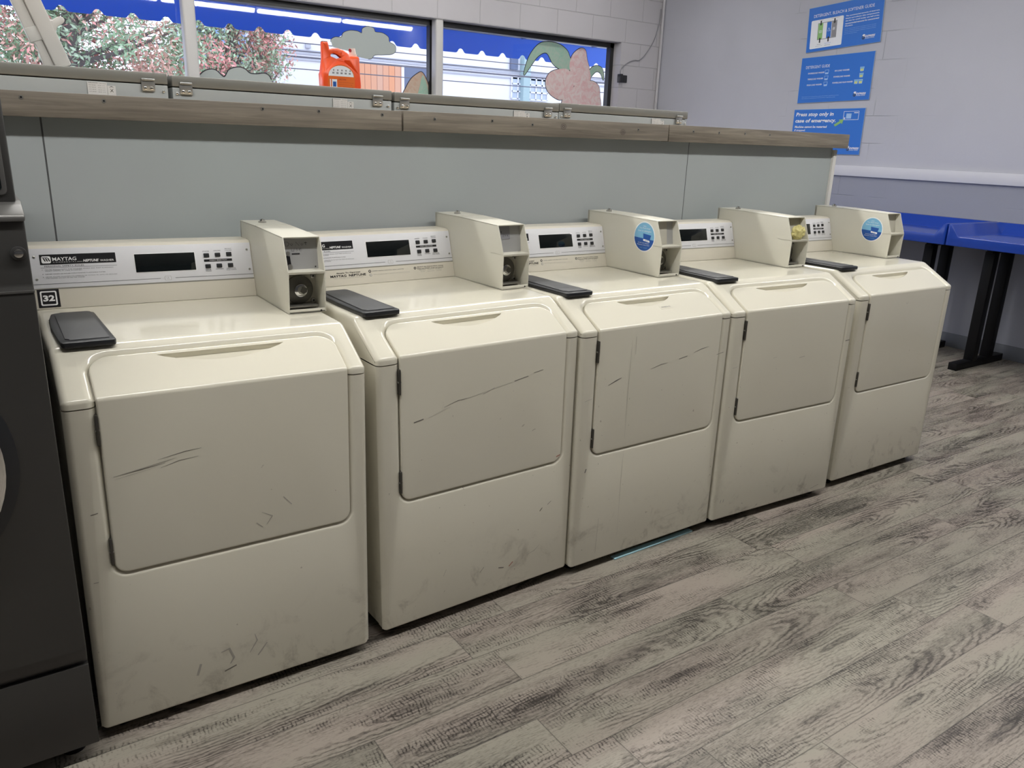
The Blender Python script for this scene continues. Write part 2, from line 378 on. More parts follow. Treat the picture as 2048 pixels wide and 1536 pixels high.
    def build(s, name, parent=None, sharp=35, loc=None):
        me = bpy.data.meshes.new(name); bmesh.ops.remove_doubles(s.bm, verts=s.bm.verts[:], dist=1e-6) if len(s.bm.verts) < 60000 else None
        s.bm.to_mesh(me); s.bm.free()
        for m in s.mats: me.materials.append(MT[m])
        me.set_sharp_from_angle(angle=math.radians(sharp))
        o = bpy.data.objects.new(name, me); COL.objects.link(o)
        if parent: o.parent = parent
        return o
def rrect(x0, y0, x1, y1, r, seg=5):
    P = []
    for cx, cy, a0 in ((x1 - r, y0 + r, -90), (x1 - r, y1 - r, 0), (x0 + r, y1 - r, 90), (x0 + r, y0 + r, 180)):
        for i in range(seg + 1):
            a = math.radians(a0 + 90 * i / seg); P.append((cx + r * math.cos(a), cy + r * math.sin(a)))
    return P
def tag(o, label, cat, group=None):
    o['label'] = label; o['category'] = cat
    if group: o['group'] = group
    return o
def thing(name, label, cat, loc=(0, 0, 0), rot=(0, 0, 0), group=None):
    o = bpy.data.objects.new(name, None); o.empty_display_size = .1; COL.objects.link(o); o.location = loc; o.rotation_euler = rot
    return tag(o, label, cat, group)
def struct(o): o['kind'] = 'structure'; return o
def copy_tree(o, parent=None):
    c = o.copy(); COL.objects.link(c); c.parent = parent
    for ch in list(o.children): copy_tree(ch, c)
    return c

# ------------------------------------------------------------------ the room
XR, YB, ZC, XL, YF = 6.04, 4.66, 3.06, -4.2, -7.0
struct(MB().box(XL, XR, YF, YB + .2, -.1, 0, 'plank_floor').build('floor'))
struct(MB().box(XL, XR, YF, YB, ZC, ZC + .1, 'ceiling_white').build('ceiling'))
struct(MB().box(XR, XR + .2, YF, YB + .2, -.1, ZC + .1, 'block_right').build('wall_right'))
struct(MB().box(XL - .2, XL, YF, YB + .2, -.1, ZC + .1, 'block_plain').build('wall_left'))
struct(MB().box(XL - .2, XR + .2, YF - .2, YF, -.1, ZC + .1, 'block_plain').build('wall_front'))
WX0, WX1, WZ0, WZ1 = -2.6, 5.505, 1.10, 2.37
b = MB()
b.box(XL, XR, YB, YB + .2, -.1, WZ0, 'block_back').box(XL, XR, YB, YB + .2, WZ1, ZC + .1, 'block_back')
b.box(XL, WX0, YB, YB + .2, WZ0, WZ1, 'block_back').box(WX1, XR, YB, YB + .2, WZ0, WZ1, 'block_back')
struct(b.build('wall_back'))
struct(MB().box(XR - .012, XR, YF, YB, 0, .105, 'base_grey', .003).build('baseboard_right'))
struct(MB().box(XR - .02, XR, YF, YB, 1.218, 1.300, 'white_trim', .003).build('trim_1'))
# vertical conduit in the corner, window frame, glass
YG = 4.80
fr_ = MB()
fr_.box(WX0, WX1, YG - .03, YG + .03, WZ1 - .045, WZ1, 'frame_black').box(WX0, WX1, YG - .03, YG + .03, WZ0, WZ0 + .05, 'frame_black')
fr_.box(WX1 - .045, WX1, YG - .03, YG + .03, WZ0, WZ1, 'frame_black').box(WX0, WX0 + .045, YG - .03, YG + .03, WZ0, WZ1, 'frame_black')
for xx in (1.47, 3.465): fr_.box(xx - .05, xx, YG - .03, YG + .03, WZ0, WZ1, 'frame_black')
fr_ = struct(fr_.build('window_1'))
for i, (a, c_) in enumerate(((WX0 + .04, 1.42), (1.47, 3.415), (3.465, WX1 - .04))):
    MB().box(a, c_, YG - .003, YG + .003, WZ0 + .04, WZ1 - .04, 'window_glass').build('glass_pane', fr_)
struct(MB().box(WX0, WX1, YB - .01, YG - .03, WZ0 - .03, WZ0, 'post_paint', .004).build('trim_2'))
def post(x0, x1):
    return MB().prism(rrect(x0, YB + .01, x1, YG - .035, .018), 2, WZ0, WZ1, 'post_paint')
struct(post(1.365, 1.455).build('trim_3'))
struct(post(3.425, 3.500).build('trim_4'))
tag(MB().tube([(XR - .022, YB - .02, 0.02), (XR - .022, YB - .02, ZC)], .014, 'conduit_paint').build('conduit_pipe'), 'slim cream pipe running up the corner of the cinder block walls', 'pipe')
# partition
struct(MB().box(-1.3, 3.575, .760, .83, 0, 1.46, 'partition_laminate').build('wall_center'))
struct(MB().box(3.575, 3.60, .748, .84, 0, 1.412, 'cream_trim', .002).build('trim_5'))
# ------------------------------------------------------------------ ceiling lamps: aisle row, plus two unseen rows added to brighten tops and walls
LR = [(-.72, [-2.1 + 1.272 * i for i in range(7)]), (1.80, [-2.1 + 1.272 * i for i in range(6)]), (3.75, [-1.5 + 1.272 * i for i in range(6)])]  # second row added to light the washer tops, third the window-side walls
for k, (ly, xs) in enumerate(LR):
    for i, lx in enumerate(xs):
        t = thing('ceiling_light', '', 'light', (lx, ly, ZC), group=('ceiling tube lights over the washer aisle', 'added fill tubes over the window side machines', 'added fill tubes beside the window')[k])
        t['label'] = ('white ceiling tube light in the row over the aisle by the cream washers', 'unseen fill tube added over the window side machines to brighten the washer tops', 'unseen dim fill tube added near the window wall to brighten the walls')[k]
        MB().box(-.61, .61, -.10, .10, -.02, 0, 'ceiling_white', .004).build('housing', t)
        MB().prism([(-.07, -.02), (-.055, -.05), (-.02, -.065), (.02, -.065), (.055, -.05), (.07, -.02)], 0, -.60, .60, 'fill_tube_dim' if k == 2 else 'lamp_tube').build('diffuser', t)

# ------------------------------------------------------------------ bent relief used for the washer shell
def polyprof(P, rad):
    """list of segments (v0,v1,kind,data); returns map(v,h) and the break values"""
    P = [Vector(p) for p in P]; segs = []; v = 0; cur = P[0]
    for i in range(1, len(P)):
        if i < len(P) - 1:
            a = (P[i] - P[i - 1]).normalized(); c = (P[i + 1] - P[i]).normalized(); ang = math.acos(max(-1, min(1, a.dot(c)))); r = rad[i - 1]
            tl = r * math.tan(ang / 2); e = P[i] - a * tl; l = (e - cur).length
            segs.append((v, v + l, 'L', cur.copy(), a)); v += l
            n0 = Vector((-a.y, a.x)); segs.append((v, v + r * ang, 'A', e - n0 * r, math.atan2(n0.y, n0.x), r)); v += r * ang
            cur = P[i] + c * tl
        else:
            a = (P[i] - cur).normalized(); l = (P[i] - cur).length; segs.append((v, v + l, 'L', cur.copy(), a)); v += l
    def f(vv, h=0):
        for sg in segs:
            if vv <= sg[1] + 1e-9 or sg is segs[-1]:
                if sg[2] == 'L':
                    p = sg[3] + sg[4] * (vv - sg[0]); n = Vector((-sg[4].y, sg[4].x)); return p + n * h
                a = sg[4] - (vv - sg[0]) / sg[5]; n = Vector((math.cos(a), math.sin(a))); return sg[3] + n * (sg[5] + max(h, -sg[5] * .98))
    br = []
    for sg in segs:
        if sg[2] == 'A':
            k = 6 if sg[5] > .01 else 4
            br += [sg[0] + (sg[1] - sg[0]) * j / k for j in range(k + 1)]
        br.append(sg[1])
    return f, sorted(set(round(x, 6) for x in br))[:-1], v
W = .681; ZS = .827; ZT = .9343
PF, BR, VEND = polyprof([(.03, .03), (0, .03), (0, .846), (.1434, .9320), (.70, ZT)], [.008, .013, .04])
def v_at(test):   # parameter whose mapped point first satisfies test
    lo = 0
    for i in range(4000):
        vv = VEND * i / 4000
        if test(PF(vv)): return vv
v_z = lambda z: v_at(lambda p: p.x < .02 and p.y >= z)
v_y = lambda y: v_at(lambda p: p.y > .86 and p.x >= y)
VS = v_z(ZS); VD0 = v_z(.428); VD1 = v_y(.108)
def offset(poly, d):
    k = len(poly); out = []
    for i in range(k):
        a, b_, c = Vector(poly[i - 1]), Vector(poly[i]), Vector(poly[(i + 1) % k]); t1 = (b_ - a).normalized(); t2 = (c - b_).normalized()
        n1 = Vector((t1.y, -t1.x)); n2 = Vector((t2.y, -t2.x)); n = (n1 + n2).normalized(); q = b_ + n * (d / max(.5, n.dot(n1))); out.append((q.x, q.y))
    return out
def door_outline():
    P = []; x0, x1 = .066, .631; rb = .030; rt = .045
    for cx, cy, a0, r in ((x1 - rb, VD0 + rb, -90, rb), (x1 - rt, VD1 - rt, 0, rt), (x0 + rt, VD1 - rt, 90, rt), (x0 + rb, VD0 + rb, 180, rb)):
        for i in range(9):
            a = math.radians(a0 + 90 * i / 8); P.append((cx + r * math.cos(a), cy + r * math.sin(a)))
    return P
def ringfaces(bm, A, B):
    k = len(A)
    for i in range(k): bm.faces.new((A[i], A[(i + 1) % k], B[(i + 1) % k], B[i]))
def fill(bm, loops):
    es = []
    for L in loops:
        for i in range(len(L)):
            e = bm.edges.get((L[i], L[(i + 1) % len(L)])) or bm.edges.new((L[i], L[(i + 1) % len(L)])); es.append(e)
    r = bmesh.ops.triangle_fill(bm, edges=es, use_beauty=True)
    return r
def bisect(bm, vals):
    for v in vals: bmesh.ops.bisect_plane(bm, geom=bm.verts[:] + bm.edges[:] + bm.faces[:], plane_co=(0, v, 0), plane_no=(0, 1, 0), dist=1e-7)
def bend(bm):
    for v in bm.verts:
        p = PF(v.co.y, v.co.z); v.co = Vector((v.co.x, p.x, p.y))
def finish(bm, name, m, parent, sharp=40):
    bmesh.ops.remove_doubles(bm, verts=bm.verts[:], dist=2e-6)
    bmesh.ops.recalc_face_normals(bm, faces=bm.faces[:])
    me = bpy.data.meshes.new(name)
    for f in bm.faces: f.smooth = True
    bm.to_mesh(me); bm.free(); me.materials.append(MT[m]); me.set_sharp_from_angle(angle=math.radians(sharp))
    o = bpy.data.objects.new(name, me); COL.objects.link(o); o.parent = parent; return o
RE = .016
def shell():
    bm = bmesh.new(); D = door_outline(); up = lambda y: max(0, min(1, (y - VS + .02) / .06))
    rings = []
    for d1, d2, h in ((.013, .018, 0), (.009, .014, -.0011), (.0050, .0085, -.0046), (.002, .0035, -.0085), (.0018, .0018, -.016)):
        A = offset(D, d1); B = offset(D, d2); rings.append([bm.verts.new((A[i][0] + (B[i][0] - A[i][0]) * up(D[i][1]), A[i][1] + (B[i][1] - A[i][1]) * up(D[i][1]), h)) for i in range(len(D))])
    for a, b_ in zip(rings, rings[1:]): ringfaces(bm, a, b_)
    outer = [bm.verts.new(p) for p in ((RE, 0, 0), (W - RE, 0, 0), (W - RE, VEND, 0), (RE, VEND, 0))]
    fill(bm, [outer, rings[0]]); fill(bm, [rings[-1]])
    # rounded vertical edges
    for sx, s in ((RE, -1), (W - RE, 1)):
        row = []
        for k in range(7):
            a = math.pi / 2 * k / 6; row.append((sx + s * RE * math.sin(a), -RE + RE * math.cos(a)))
        for (xa, ha), (xb, hb) in zip(row, row[1:]):
            bm.faces.new([bm.verts.new(p) for p in ((xa, 0, ha), (xb, 0, hb), (xb, VEND, hb), (xa, VEND, ha))])
    bisect(bm, BR + [VS])
    bmesh.ops.remove_doubles(bm, verts=bm.verts[:], dist=1e-6)
    return bm
def side_faces(bm, x, vs, back):
    pts = [PF(v, -RE) for v in vs]; P = [(x, p.x, p.y) for p in pts] + [(x, *q) for q in back]
    bm.faces.new([bm.verts.new(p) for p in P])
def half(src, lower):
    bm = src.copy(); g = .0016
    bmesh.ops.bisect_plane(bm, geom=bm.verts[:] + bm.edges[:] + bm.faces[:], plane_co=(0, VS - g if lower else VS + g, 0), plane_no=(0, 1, 0), clear_outer=lower, clear_inner=not lower, dist=1e-7)
    vc = VS - g if lower else VS + g
    es = [e for e in bm.edges if e.is_boundary and all(abs(v.co.y - vc) < 1e-5 for v in e.verts)]
    r = bmesh.ops.extrude_edge_only(bm, edges=es)
    for v in [q for q in r['geom'] if isinstance(q, bmesh.types.BMVert)]: v.co.z -= .012
    bend(bm)
    vs = [v for v in [0] + BR + [VEND] if (v < vc if lower else v > vc)]; vs = sorted(vs + [vc])
    for x in (0, W):
        side_faces(bm, x, vs, [(.70, PF(vc).y), (.70, .03)] if lower else [(.70, PF(vc).y)])
    if lower:
        bm.faces.new([bm.verts.new(p) for p in ((0, .70, .03), (W, .70, .03), (W, .70, ZS), (0, .70, ZS))])
    else: bm.faces.new([bm.verts.new(p) for p in ((0, .70, ZS), (W, .70, ZS), (W, .70, ZT), (0, .70, ZT))])
    return bm
CL = .1622
CF = Frame((0, .5636, .9343), (1, 0, 0), (0, .0454, .1557))
FACE = Frame((0, 0, 0), (1, 0, 0), (0, 0, 1))
_sh = shell()
SHB = half(_sh, True); SHT = half(_sh, False); _sh.free()
def door_bm(scoop=(.212, .503)):
    bm = bmesh.new(); D = door_outline(); rings = []
    for d, h in ((0, -.014), (0, -.003), (-.0009, -.0011), (-.0025, -.0002), (-.005, 0)):
        rings.append([bm.verts.new((x, y, h)) for x, y in offset(D, d)])
    for a, b_ in zip(rings, rings[1:]): ringfaces(bm, a, b_)
    # crescent finger grip on the sloping part
    vt = v_y(.098); xa, xb = scoop; xm = (xa + xb) / 2; hw = (xb - xa) / 2; K = 22; L = []
    lens = [(xa + 2 * hw * i / K, vt) for i in range(K)] + [(xb - 2 * hw * i / K, vt - .034 * math.sin(math.pi * i / K) ** .8) for i in range(K)]
    lens = lens[::-1]
    prev = [bm.verts.new((x, y, 0)) for x, y in lens]; first = prev
    for sc, h in ((.985, -.0012), (.95, -.0050), (.86, -.0110), (.60, -.0150)):
        cy = vt - .004; cur = [bm.verts.new((xm + (x - xm) * (1 - (1 - sc) * .35), cy + (y - cy) * sc, h)) for x, y in lens]
        ringfaces(bm, prev, cur); prev = cur
    fill(bm, [rings[-1], first]); fill(bm, [prev])
    bisect(bm, BR); bend(bm); return bm

def blue_sticker(parent, cy, cz):
    F = Frame((.5785, cy, cz), (0, -1, 0), (0, 0, 1)); r = .052   # on the coin box's left cheek
    b = MB(); b.disc(F, 0, 0, r + .004, 'white_print', 0, .0006, 40); b.disc(F, 0, 0, r, 'blue_light', .0004, .0009, 40)
    low = [(r * math.cos(a), r * math.sin(a)) for a in [math.pi + .08 + (math.pi - .25) * i / 20 for i in range(21)]]
    b.fp(F, low, 'blue_dark', .0006, .0012)
    b.fp(F, [(-.006, .012), (.036, .008), (.030, -.013), (-.003, -.008)], 'blue_dark', .0008, .0014)
    b.fp(F, [(-.003, -.008), (.030, -.012), (.030, -.019), (-.003, -.015)], 'white_print', .001, .0016)
    b.text(F, 'CALL', -.008, .037, .008, .041, 'white_print', .0013); b.text(F, 'Too Much Soap?', -.028, .028, .030, .034, 'white_print', .0013)
    b.text(F, 'Save on detergent', -.034, .017, .036, .024, 'white_print', .0013); b.text(F, '0.5', .006, -.016, .020, -.012, 'blue_dark', .0018)
    b.text(F, 'Use this much detergent', -.030, -.026, .028, -.021, 'white_print', .0015); b.text(F, 'Measure every load', -.034, -.033, .030, -.028, 'white_print', .0015)
    b.text(F, 'per wash', -.018, -.043, .020, -.039, 'blue_light', .0015)
    o = b.build('round_sticker', parent); o['label'] = 'round blue detergent sticker'; return o

def washer(i, label, x, y, yaw, roll, scoop, group='cream coin operated washers in the row'):
    t = thing('washing_machine', label, 'washing machine', (x, y, 0), (0, -roll, yaw), group)
    finish(SHB.copy(), 'cabinet', 'enamel', t); finish(SHT.copy(), 'top_panel', 'enamel', t)
    door = finish(door_bm(scoop), 'door', 'enamel', t)
    for z0, z1 in ((.742, .812), (.455, .520)):
        MB().box(.0595, .0655, -.0045, .012, z0, z1, 'hinge_metal', .0012).box(.058, .067, -.003, .004, (z0 + z1) / 2 - .002, (z0 + z1) / 2 + .002, 'zinc').build('hinge', door)
    for fx in (.05, W - .05):
        for fy in (.06, .62): MB().cyl((fx, fy, 0), (fx, fy, .012), .022, 'black_metal').cyl((fx, fy, .012), (fx, fy, .034), .009, 'zinc').build('foot', t)
    MB().box(.03, W - .03, .05, .66, .018, .03, 'dark_gap').build('base_pan', t)
    # console
    c = MB(); c.prism([(.5636, ZT), (.606, 1.080), (.611, 1.0885), (.622, 1.0935), (.70, 1.094), (.70, ZT)], 0, .005, .5785, 'console_cream', .0015)
    con = c.build('console', t)
    b = MB(); b.fr(CF, .008, .0545, .5765, .1585, 'silver_plate', .0, .0012, .0004)
    b.fr(CF, .008, .0515, .5765, .0535, 'zinc', 0, .0006)
    cp = b.build('control_plate', con); cp['label'] = 'silver control plate'
    b = MB()
    b.fr(CF, .031, .116, .211, .1425, 'black_print', .0012, .0017)
    b.rr(CF, .035, .1195, .0565, .138, .004, 'white_print', .0015, .0020)
    for k in range(3):
        xx = .0385 + k * .0052; b.fp(CF, [(xx, .133), (xx + .003, .133), (xx + .0065, .1245), (xx + .0035, .1245)], 'black_print', .0018, .0023)
    b.fr(CF, .036, .1335, .050, .135, 'black_print', .0018, .0023)
    b.text(CF, 'MAYTAG', .060, .1252, .116, .1345, 'white_print', .0021, bold=.015)
    b.text(CF, 'C O M M E R C I A L', .061, .1205, .115, .1226, 'white_print', .0021); b.fr(CF, .117, .1210, .129, .1216, 'white_print', .0017, .0021)
    b.text(CF, 'NEPTUNE', .131, .1200, .169, .1268, 'white_print', .0021, bold=.03, shear=.3); b.text(CF, 'WASHER', .172, .1200, .206, .1250, 'white_print', .0021, bold=.01)
    b.text(CF, 'PERSONAL SAFETY RULES', .040, .1098, .132, .1134, 'grey_print', .0016, bold=.01); b.fr(CF, .031, .1075, .212, .1083, 'grey_print', .0012, .0015)
    for yy, l1, l2, wd in ((.1015, 'NEVER REACH INTO THE WASHER WHILE ANY PART IS MOVING', 'WAIT UNTIL IT HAS STOPPED', .172), (.090, 'NEVER WASH ARTICLES CONTAINING FLAMMABLE FUMES', None, .150), (.0825, 'NEVER ALLOW CHILDREN TO OPERATE OR TO PLAY IN, WITH OR AROUND', 'THE WASHER. DO NOT SIT ON THE WASHER', .180)):
        b.disc(CF, .034, yy + .0012, .0009, 'grey_print', .0012, .0016, 8); b.text(CF, l1, .040, yy, .040 + wd * .94, yy + .0024, 'grey_print', .0016)
        if l2: b.text(CF, l2, .040, yy - .0034, .040 + wd * .5, yy - .001, 'grey_print', .0016)
    b.fr(CF, .009, .0648, .318, .0658, 'black_print', .0012, .0015); b.fr(CF, .357, .0648, .5765, .0658, 'black_print', .0012, .0015)
    b.rr(CF, .329, .0595, .346, .0715, .002, 'faint_print', .0012, .0015); b.rr(CF, .330, .0605, .345, .0705, .0015, 'silver_plate', .0014, .0017); b.text(CF, 'UL', .333, .0625, .342, .0685, 'faint_print', .0020)
    b.fr(CF, .4405, .1065, .5195, .1135, 'black_print', .0012, .0017); b.text(CF, 'FABRIC SELECTION', .456, .1086, .504, .1114, 'white_print', .0021)
    for tx, ty, s in ((.448, .1355, 'WHITES'), (.480, .1365, 'COLORS'), (.512, .141, 'BRIGHT'), (.512, .1365, 'COLORS'), (.450, .0822, 'PERM.'), (.450, .0782, 'PRESS'), (.481, .0828, 'WOOLENS'), (.514, .0835, 'DELICATE'), (.514, .0795, 'AND KNITS')):
        hw = .0032 * len(s) / 2; b.text(CF, s, tx - hw, ty, tx + hw, ty + .0026, 'grey_print', .0016, bold=.01)
    b.build('lettering', con)
    MB().fr(CF, .2560, .0835, .4175, .1365, 'white_print', .0006, .0018, .0004).fr(CF, .2575, .085, .416, .1352, 'black_glass', .001, .0026, .0006).build('display', con)
    for bx, by in ((.4485, .125), (.480, .1255), (.512, .1265), (.4495, .0935), (.481, .094), (.513, .094)):
        MB().rr(CF, bx - .0075, by - .0058, bx + .0075, by + .0058, .0015, 'black_plastic', .0012, .0042, .0005).build('button', con)
    for sx, sy in ((.019, .137), (.019, .079), (.5655, .138), (.567, .080)):
        MB().disc(CF, sx, sy, .0034, 'zinc', .0012, .003, 14, .0006).fr(CF, sx - .002, sy - .0004, sx + .002, sy + .0004, 'black_print', .0025, .0033).build('screw', con)
    # dispenser lid
    TF = Frame((.078, .29, ZT), (1, 0, 0), (0, 1, 0))
    P = [(-.050, -.168), (.052, -.168), (.056, -.158), (.050, .150), (.038, .168), (-.034, .168), (-.047, .158), (-.056, .10), (-.060, .0), (-.058, -.12), (-.055, -.160)]
    b = MB(); b.fp(TF, P, 'black_plastic', -.004, .010, .0035); d = b.build('dispenser_lid', t)
    MB().fp(TF, [(-.036, -.142), (-.036, -.150), (.044, -.150), (.041, .150), (.034, .158), (-.026, .158), (-.040, .13), (-.044, -.135)], 'charcoal_plastic', .009, .0125, .0012).build('lid_flap', d)
    # coin box
    x0, x1 = .5785, .6835
    prof = [(.275, ZT), (.2724, 1.046), (.3069, 1.1364), (.55, 1.1425), (.70, 1.1429), (.70, ZT)]
    b = MB(); th = .003
    b.prism(prof, 0, x0, x0 + th, 'box_cream', .0008); b.prism(prof, 0, x1 - th, x1, 'box_cream', .0008)
    b.prism([(.3069, 1.1364), (.55, 1.1425), (.70, 1.1429), (.70, 1.1395), (.55, 1.139), (.308, 1.1328)], 0, x0, x1, 'box_cream', .0008)
    b.prism([(.2728, 1.0475), (.345, 1.0475), (.345, 1.0440), (.2728, 1.0440)], 0, x0, x1, 'box_cream', .0006)
    b.box(x0, x1, .2755, .279, ZT, .9445, 'box_cream', .0006); b.box(x0, x1, .2755, .70, ZT, ZT + .003, 'box_cream')
    b.box(x0, x1, .2738, .277, 1.0405, 1.0475, 'box_cream', .0006)
    b.box(x0 + .002, x1 - .002, .345, .36, ZT, 1.045, 'box_inside'); b.box(x0, x1, .69, .70, ZT, 1.14, 'box_cream')
    b.box(x0 + .0005, x1 - .0005, .5495, .5503, 1.1424, 1.1432, 'box_inside')
    b.prism([(.318, 1.047), (.330, 1.134), (.36, 1.134), (.36, 1.047)], 0, x0 + .002, x1 - .002, 'mech_plate' if i in (0, 1, 2) else 'box_inside')
    b.cyl((x1 - .014, .2735, .9385), (x1 - .014, .278, .9385), .0022, 'dark_gap', 10)
    box = b.build('coin_box', t)
    MB().cyl((x0 + .045, .625, 1.142), (x0 + .045, .625, 1.1465), .0115, 'zinc', 20).cyl((x0 + .045, .625, 1.146), (x0 + .045, .625, 1.153), .0085, 'chrome', 20).box(x0 + .044, x0 + .046, .619, .631, 1.1525, 1.1535, 'black_print').build('key_switch', box)
    UF = Frame((x0, .3179, 1.047), (1, 0, 0), (0, .012, .087)); LF = Frame((x0, .345, .9343), (1, 0, 0), (0, 0, 1))
    if i != 4:
        lk = MB(); lk.disc(LF, .052, .053, .040, 'lock_grey', 0, .010, 40, .003); lk.disc(LF, .054, .052, .0185, 'chrome', .009, .018, 32, .002)
        lk.disc(LF, .057, .053, .0125, 'zinc', .016, .021, 24, .001); lk.fr(LF, .052, .0525, .066, .055, 'black_print', .0205, .0215)
        lk.fp(LF, [(.050, .049), (.057, .063), (.070, .058), (.068, .047), (.058, .043)], 'lock_grey', .019, .023)
        lk.build('lock', box)
        for sx, sy in ((.094, .089), (.094, .020)): MB().disc(LF, sx, sy, .0075, 'zinc', 0, .005, 16, .0015).disc(LF, sx, sy, .003, 'black_print', .004, .0054, 10).build('screw', box)
        MB().box(x0 + .004, x1 - .012, .300, .344, .9445, .949, 'zinc').build('drip_rail', box)
    b = MB()
    if i == 0:
        b.fp(UF, [(.014, .012), (.026, .012), (.024, .036), (.013, .038)], 'black_print', 0, .001); b.fr(UF, .030, .041, .052, .044, 'black_print', 0, .001)
        b.disc(UF, .019, .044, .0055, 'zinc', 0, .004, 14); b.disc(UF, .022, .008, .007, 'zinc', 0, .005, 14); b.disc(UF, .094, .006, .002, 'black_print', 0, .001, 8)
        o = b.build('coin_slide', box)
        b = MB()
        for pts in ([(.012, .074), (.013, .064)], [(.010, .075), (.020, .0745), (.025, .070), (.021, .064), (.011, .0635)], [(.031, .071), (.028, .068), (.031, .0645), (.035, .068), (.031, .071)],
                    [(.042, .064), (.043, .074), (.052, .064), (.053, .074)], [(.060, .071), (.057, .068), (.060, .0645), (.064, .068), (.060, .071)], [(.070, .074), (.071, .065)], [(.066, .071), (.075, .0715)],
                    [(.030, .058), (.030, .050), (.036, .049), (.038, .058)], [(.047, .057), (.043, .055), (.047, .052), (.043, .049)], [(.052, .053), (.058, .054), (.055, .057), (.051, .053), (.054, .0495), (.059, .050)]):
            b.line(UF, pts, .0011, 'black_print', 0, .0006)
        o = b.build('handwriting', box); o['label'] = 'marker writing Do Not Use'
    elif i == 1:
        b.fr(UF, .004, .042, .060, .085, 'sign_grey', 0, .0012)
        for pts in ([(.010, .060), (.011, .068), (.018, .060), (.019, .068)], [(.024, .065), (.028, .066)], [(.026, .069), (.027, .061)], [(.030, .052), (.034, .050), (.034, .058), (.031, .054)], [(.040, .050), (.044, .054), (.040, .057), (.039, .051)], [(.049, .050), (.053, .056), (.048, .056), (.054, .050)]):
            b.line(UF, pts, .0014, 'black_print', .001, .0016)
        b.build('paper_note', box)
    elif i == 2:
        b.fr(UF, .004, .002, .070, .084, 'box_inside', 0, .0012)
        b.text(UF, '25c', .012, .066, .030, .071, 'grey_print', .0016); b.text(UF, 'OUT', .012, .042, .026, .046, 'grey_print', .0016); b.text(UF, 'ONLY', .012, .034, .028, .038, 'grey_print', .0016)
        b.build('slot_plate', box)
    return t, con, door, box
GAPS = [(0, 0, 0, -.009), (.7319, .0166, .0273, .0071), (1.4152, .0237, .0142, .0004), (2.1005, .0251, -.0469, .0018), (2.8543, .0237, -.0126, .0007)]
LBL = ['cream washing machine with a square 32 sticker on its console, nearest in the row',
       'cream washing machine directly right of the one with the 32 sticker',
       'cream washing machine in the middle of the row, round blue sticker on its coin box',
       'cream washing machine with yellow paper stuffed in its coin box, fourth in the row',
       'farthest cream washing machine, beside the blue tables, blue sticker on its coin box']
WM = []
for i, (x, y, yaw, roll) in enumerate(GAPS):
    WM.append(washer(i, LBL[i], x, y, yaw, roll, ((.209, .503), (.215, .455), (.215, .455), (.20, .49), (.20, .47))[i]))
SHB.free(); SHT.free()
# the 32 plate
b = MB(); b.fr(CF, .0145, .0045, .0645, .0520, 'black_print', 0, .0010); b.rr(CF, .0205, .0095, .0585, .0475, .004, 'white_print', .0008, .0014); b.rr(CF, .0240, .0130, .0550, .0440, .002, 'black_print', .0012, .0018)
b.text(CF, '32', .0262, .0205, .0530, .0365, 'white_print', .0022, bold=.04)
o = b.build('number_sticker', WM[0][1]); o['label'] = 'black square sticker with white 32'
# operating instructions on washers two and three
for k in (1, 2):
    b = MB(); b.text(CF, 'Simple To Operate!', .142, .0375, .224, .0425, 'black_print', .0008, bold=.02); b.text(CF, 'MAYTAG  NEPTUNE', .120, .0275, .243, .0350, 'black_print', .0008, bold=.02)
    b.text(CF, 'THE WATER SAVING WASHER', .130, .0228, .232, .0250, 'faint_print', .0008)
    for cx, cy, n_ in ((.258, .0395, 'black_print'), (.260, .0270, 'faint_print'), (.4255, .0385, 'black_print')):
        b.disc(CF, cx, cy, .0045, n_, 0, .0008, 16); b.disc(CF, cx, cy, .0022, 'console_cream', .0006, .0011, 12)
    b.text(CF, 'LOAD washer and close door securely', .266, .0375, .383, .0408, 'grey_print', .0008, bold=.01); b.text(CF, 'ADD detergent, fabric softener and bleach if desired', .268, .0265, .403, .0293, 'faint_print', .0008)
    b.text(CF, 'SELECT the desired fabric setting', .433, .0392, .536, .0425, 'black_print', .0008, bold=.02); b.text(CF, 'Press one START of the six buttons', .433, .0340, .536, .0370, 'black_print', .0008, bold=.02)
    b.text(CF, 'whites   colors   brights', .440, .0295, .530, .0320, 'grey_print', .0008)
    b.text(CF, 'hot   warm   cold', .446, .0240, .526, .0268, 'faint_print', .0008)
    b.build('instruction_lettering', WM[k][1])
blue_sticker(WM[2][3], .3675, 1.073); blue_sticker(WM[4][3], .373, 1.058)
# small label on the middle door, on the slope
SLF = Frame((0, 0, .846), (1, 0, 0), (0, .1434, .086))
b = MB(); b.fr(SLF, .375, .058, .430, .074, 'enamel', 0, .0006); b.text(SLF, 'WHB52 FL', .380, .0635, .424, .0690, 'grey_print', .0012); 
b.build('small_label', WM[2][2])
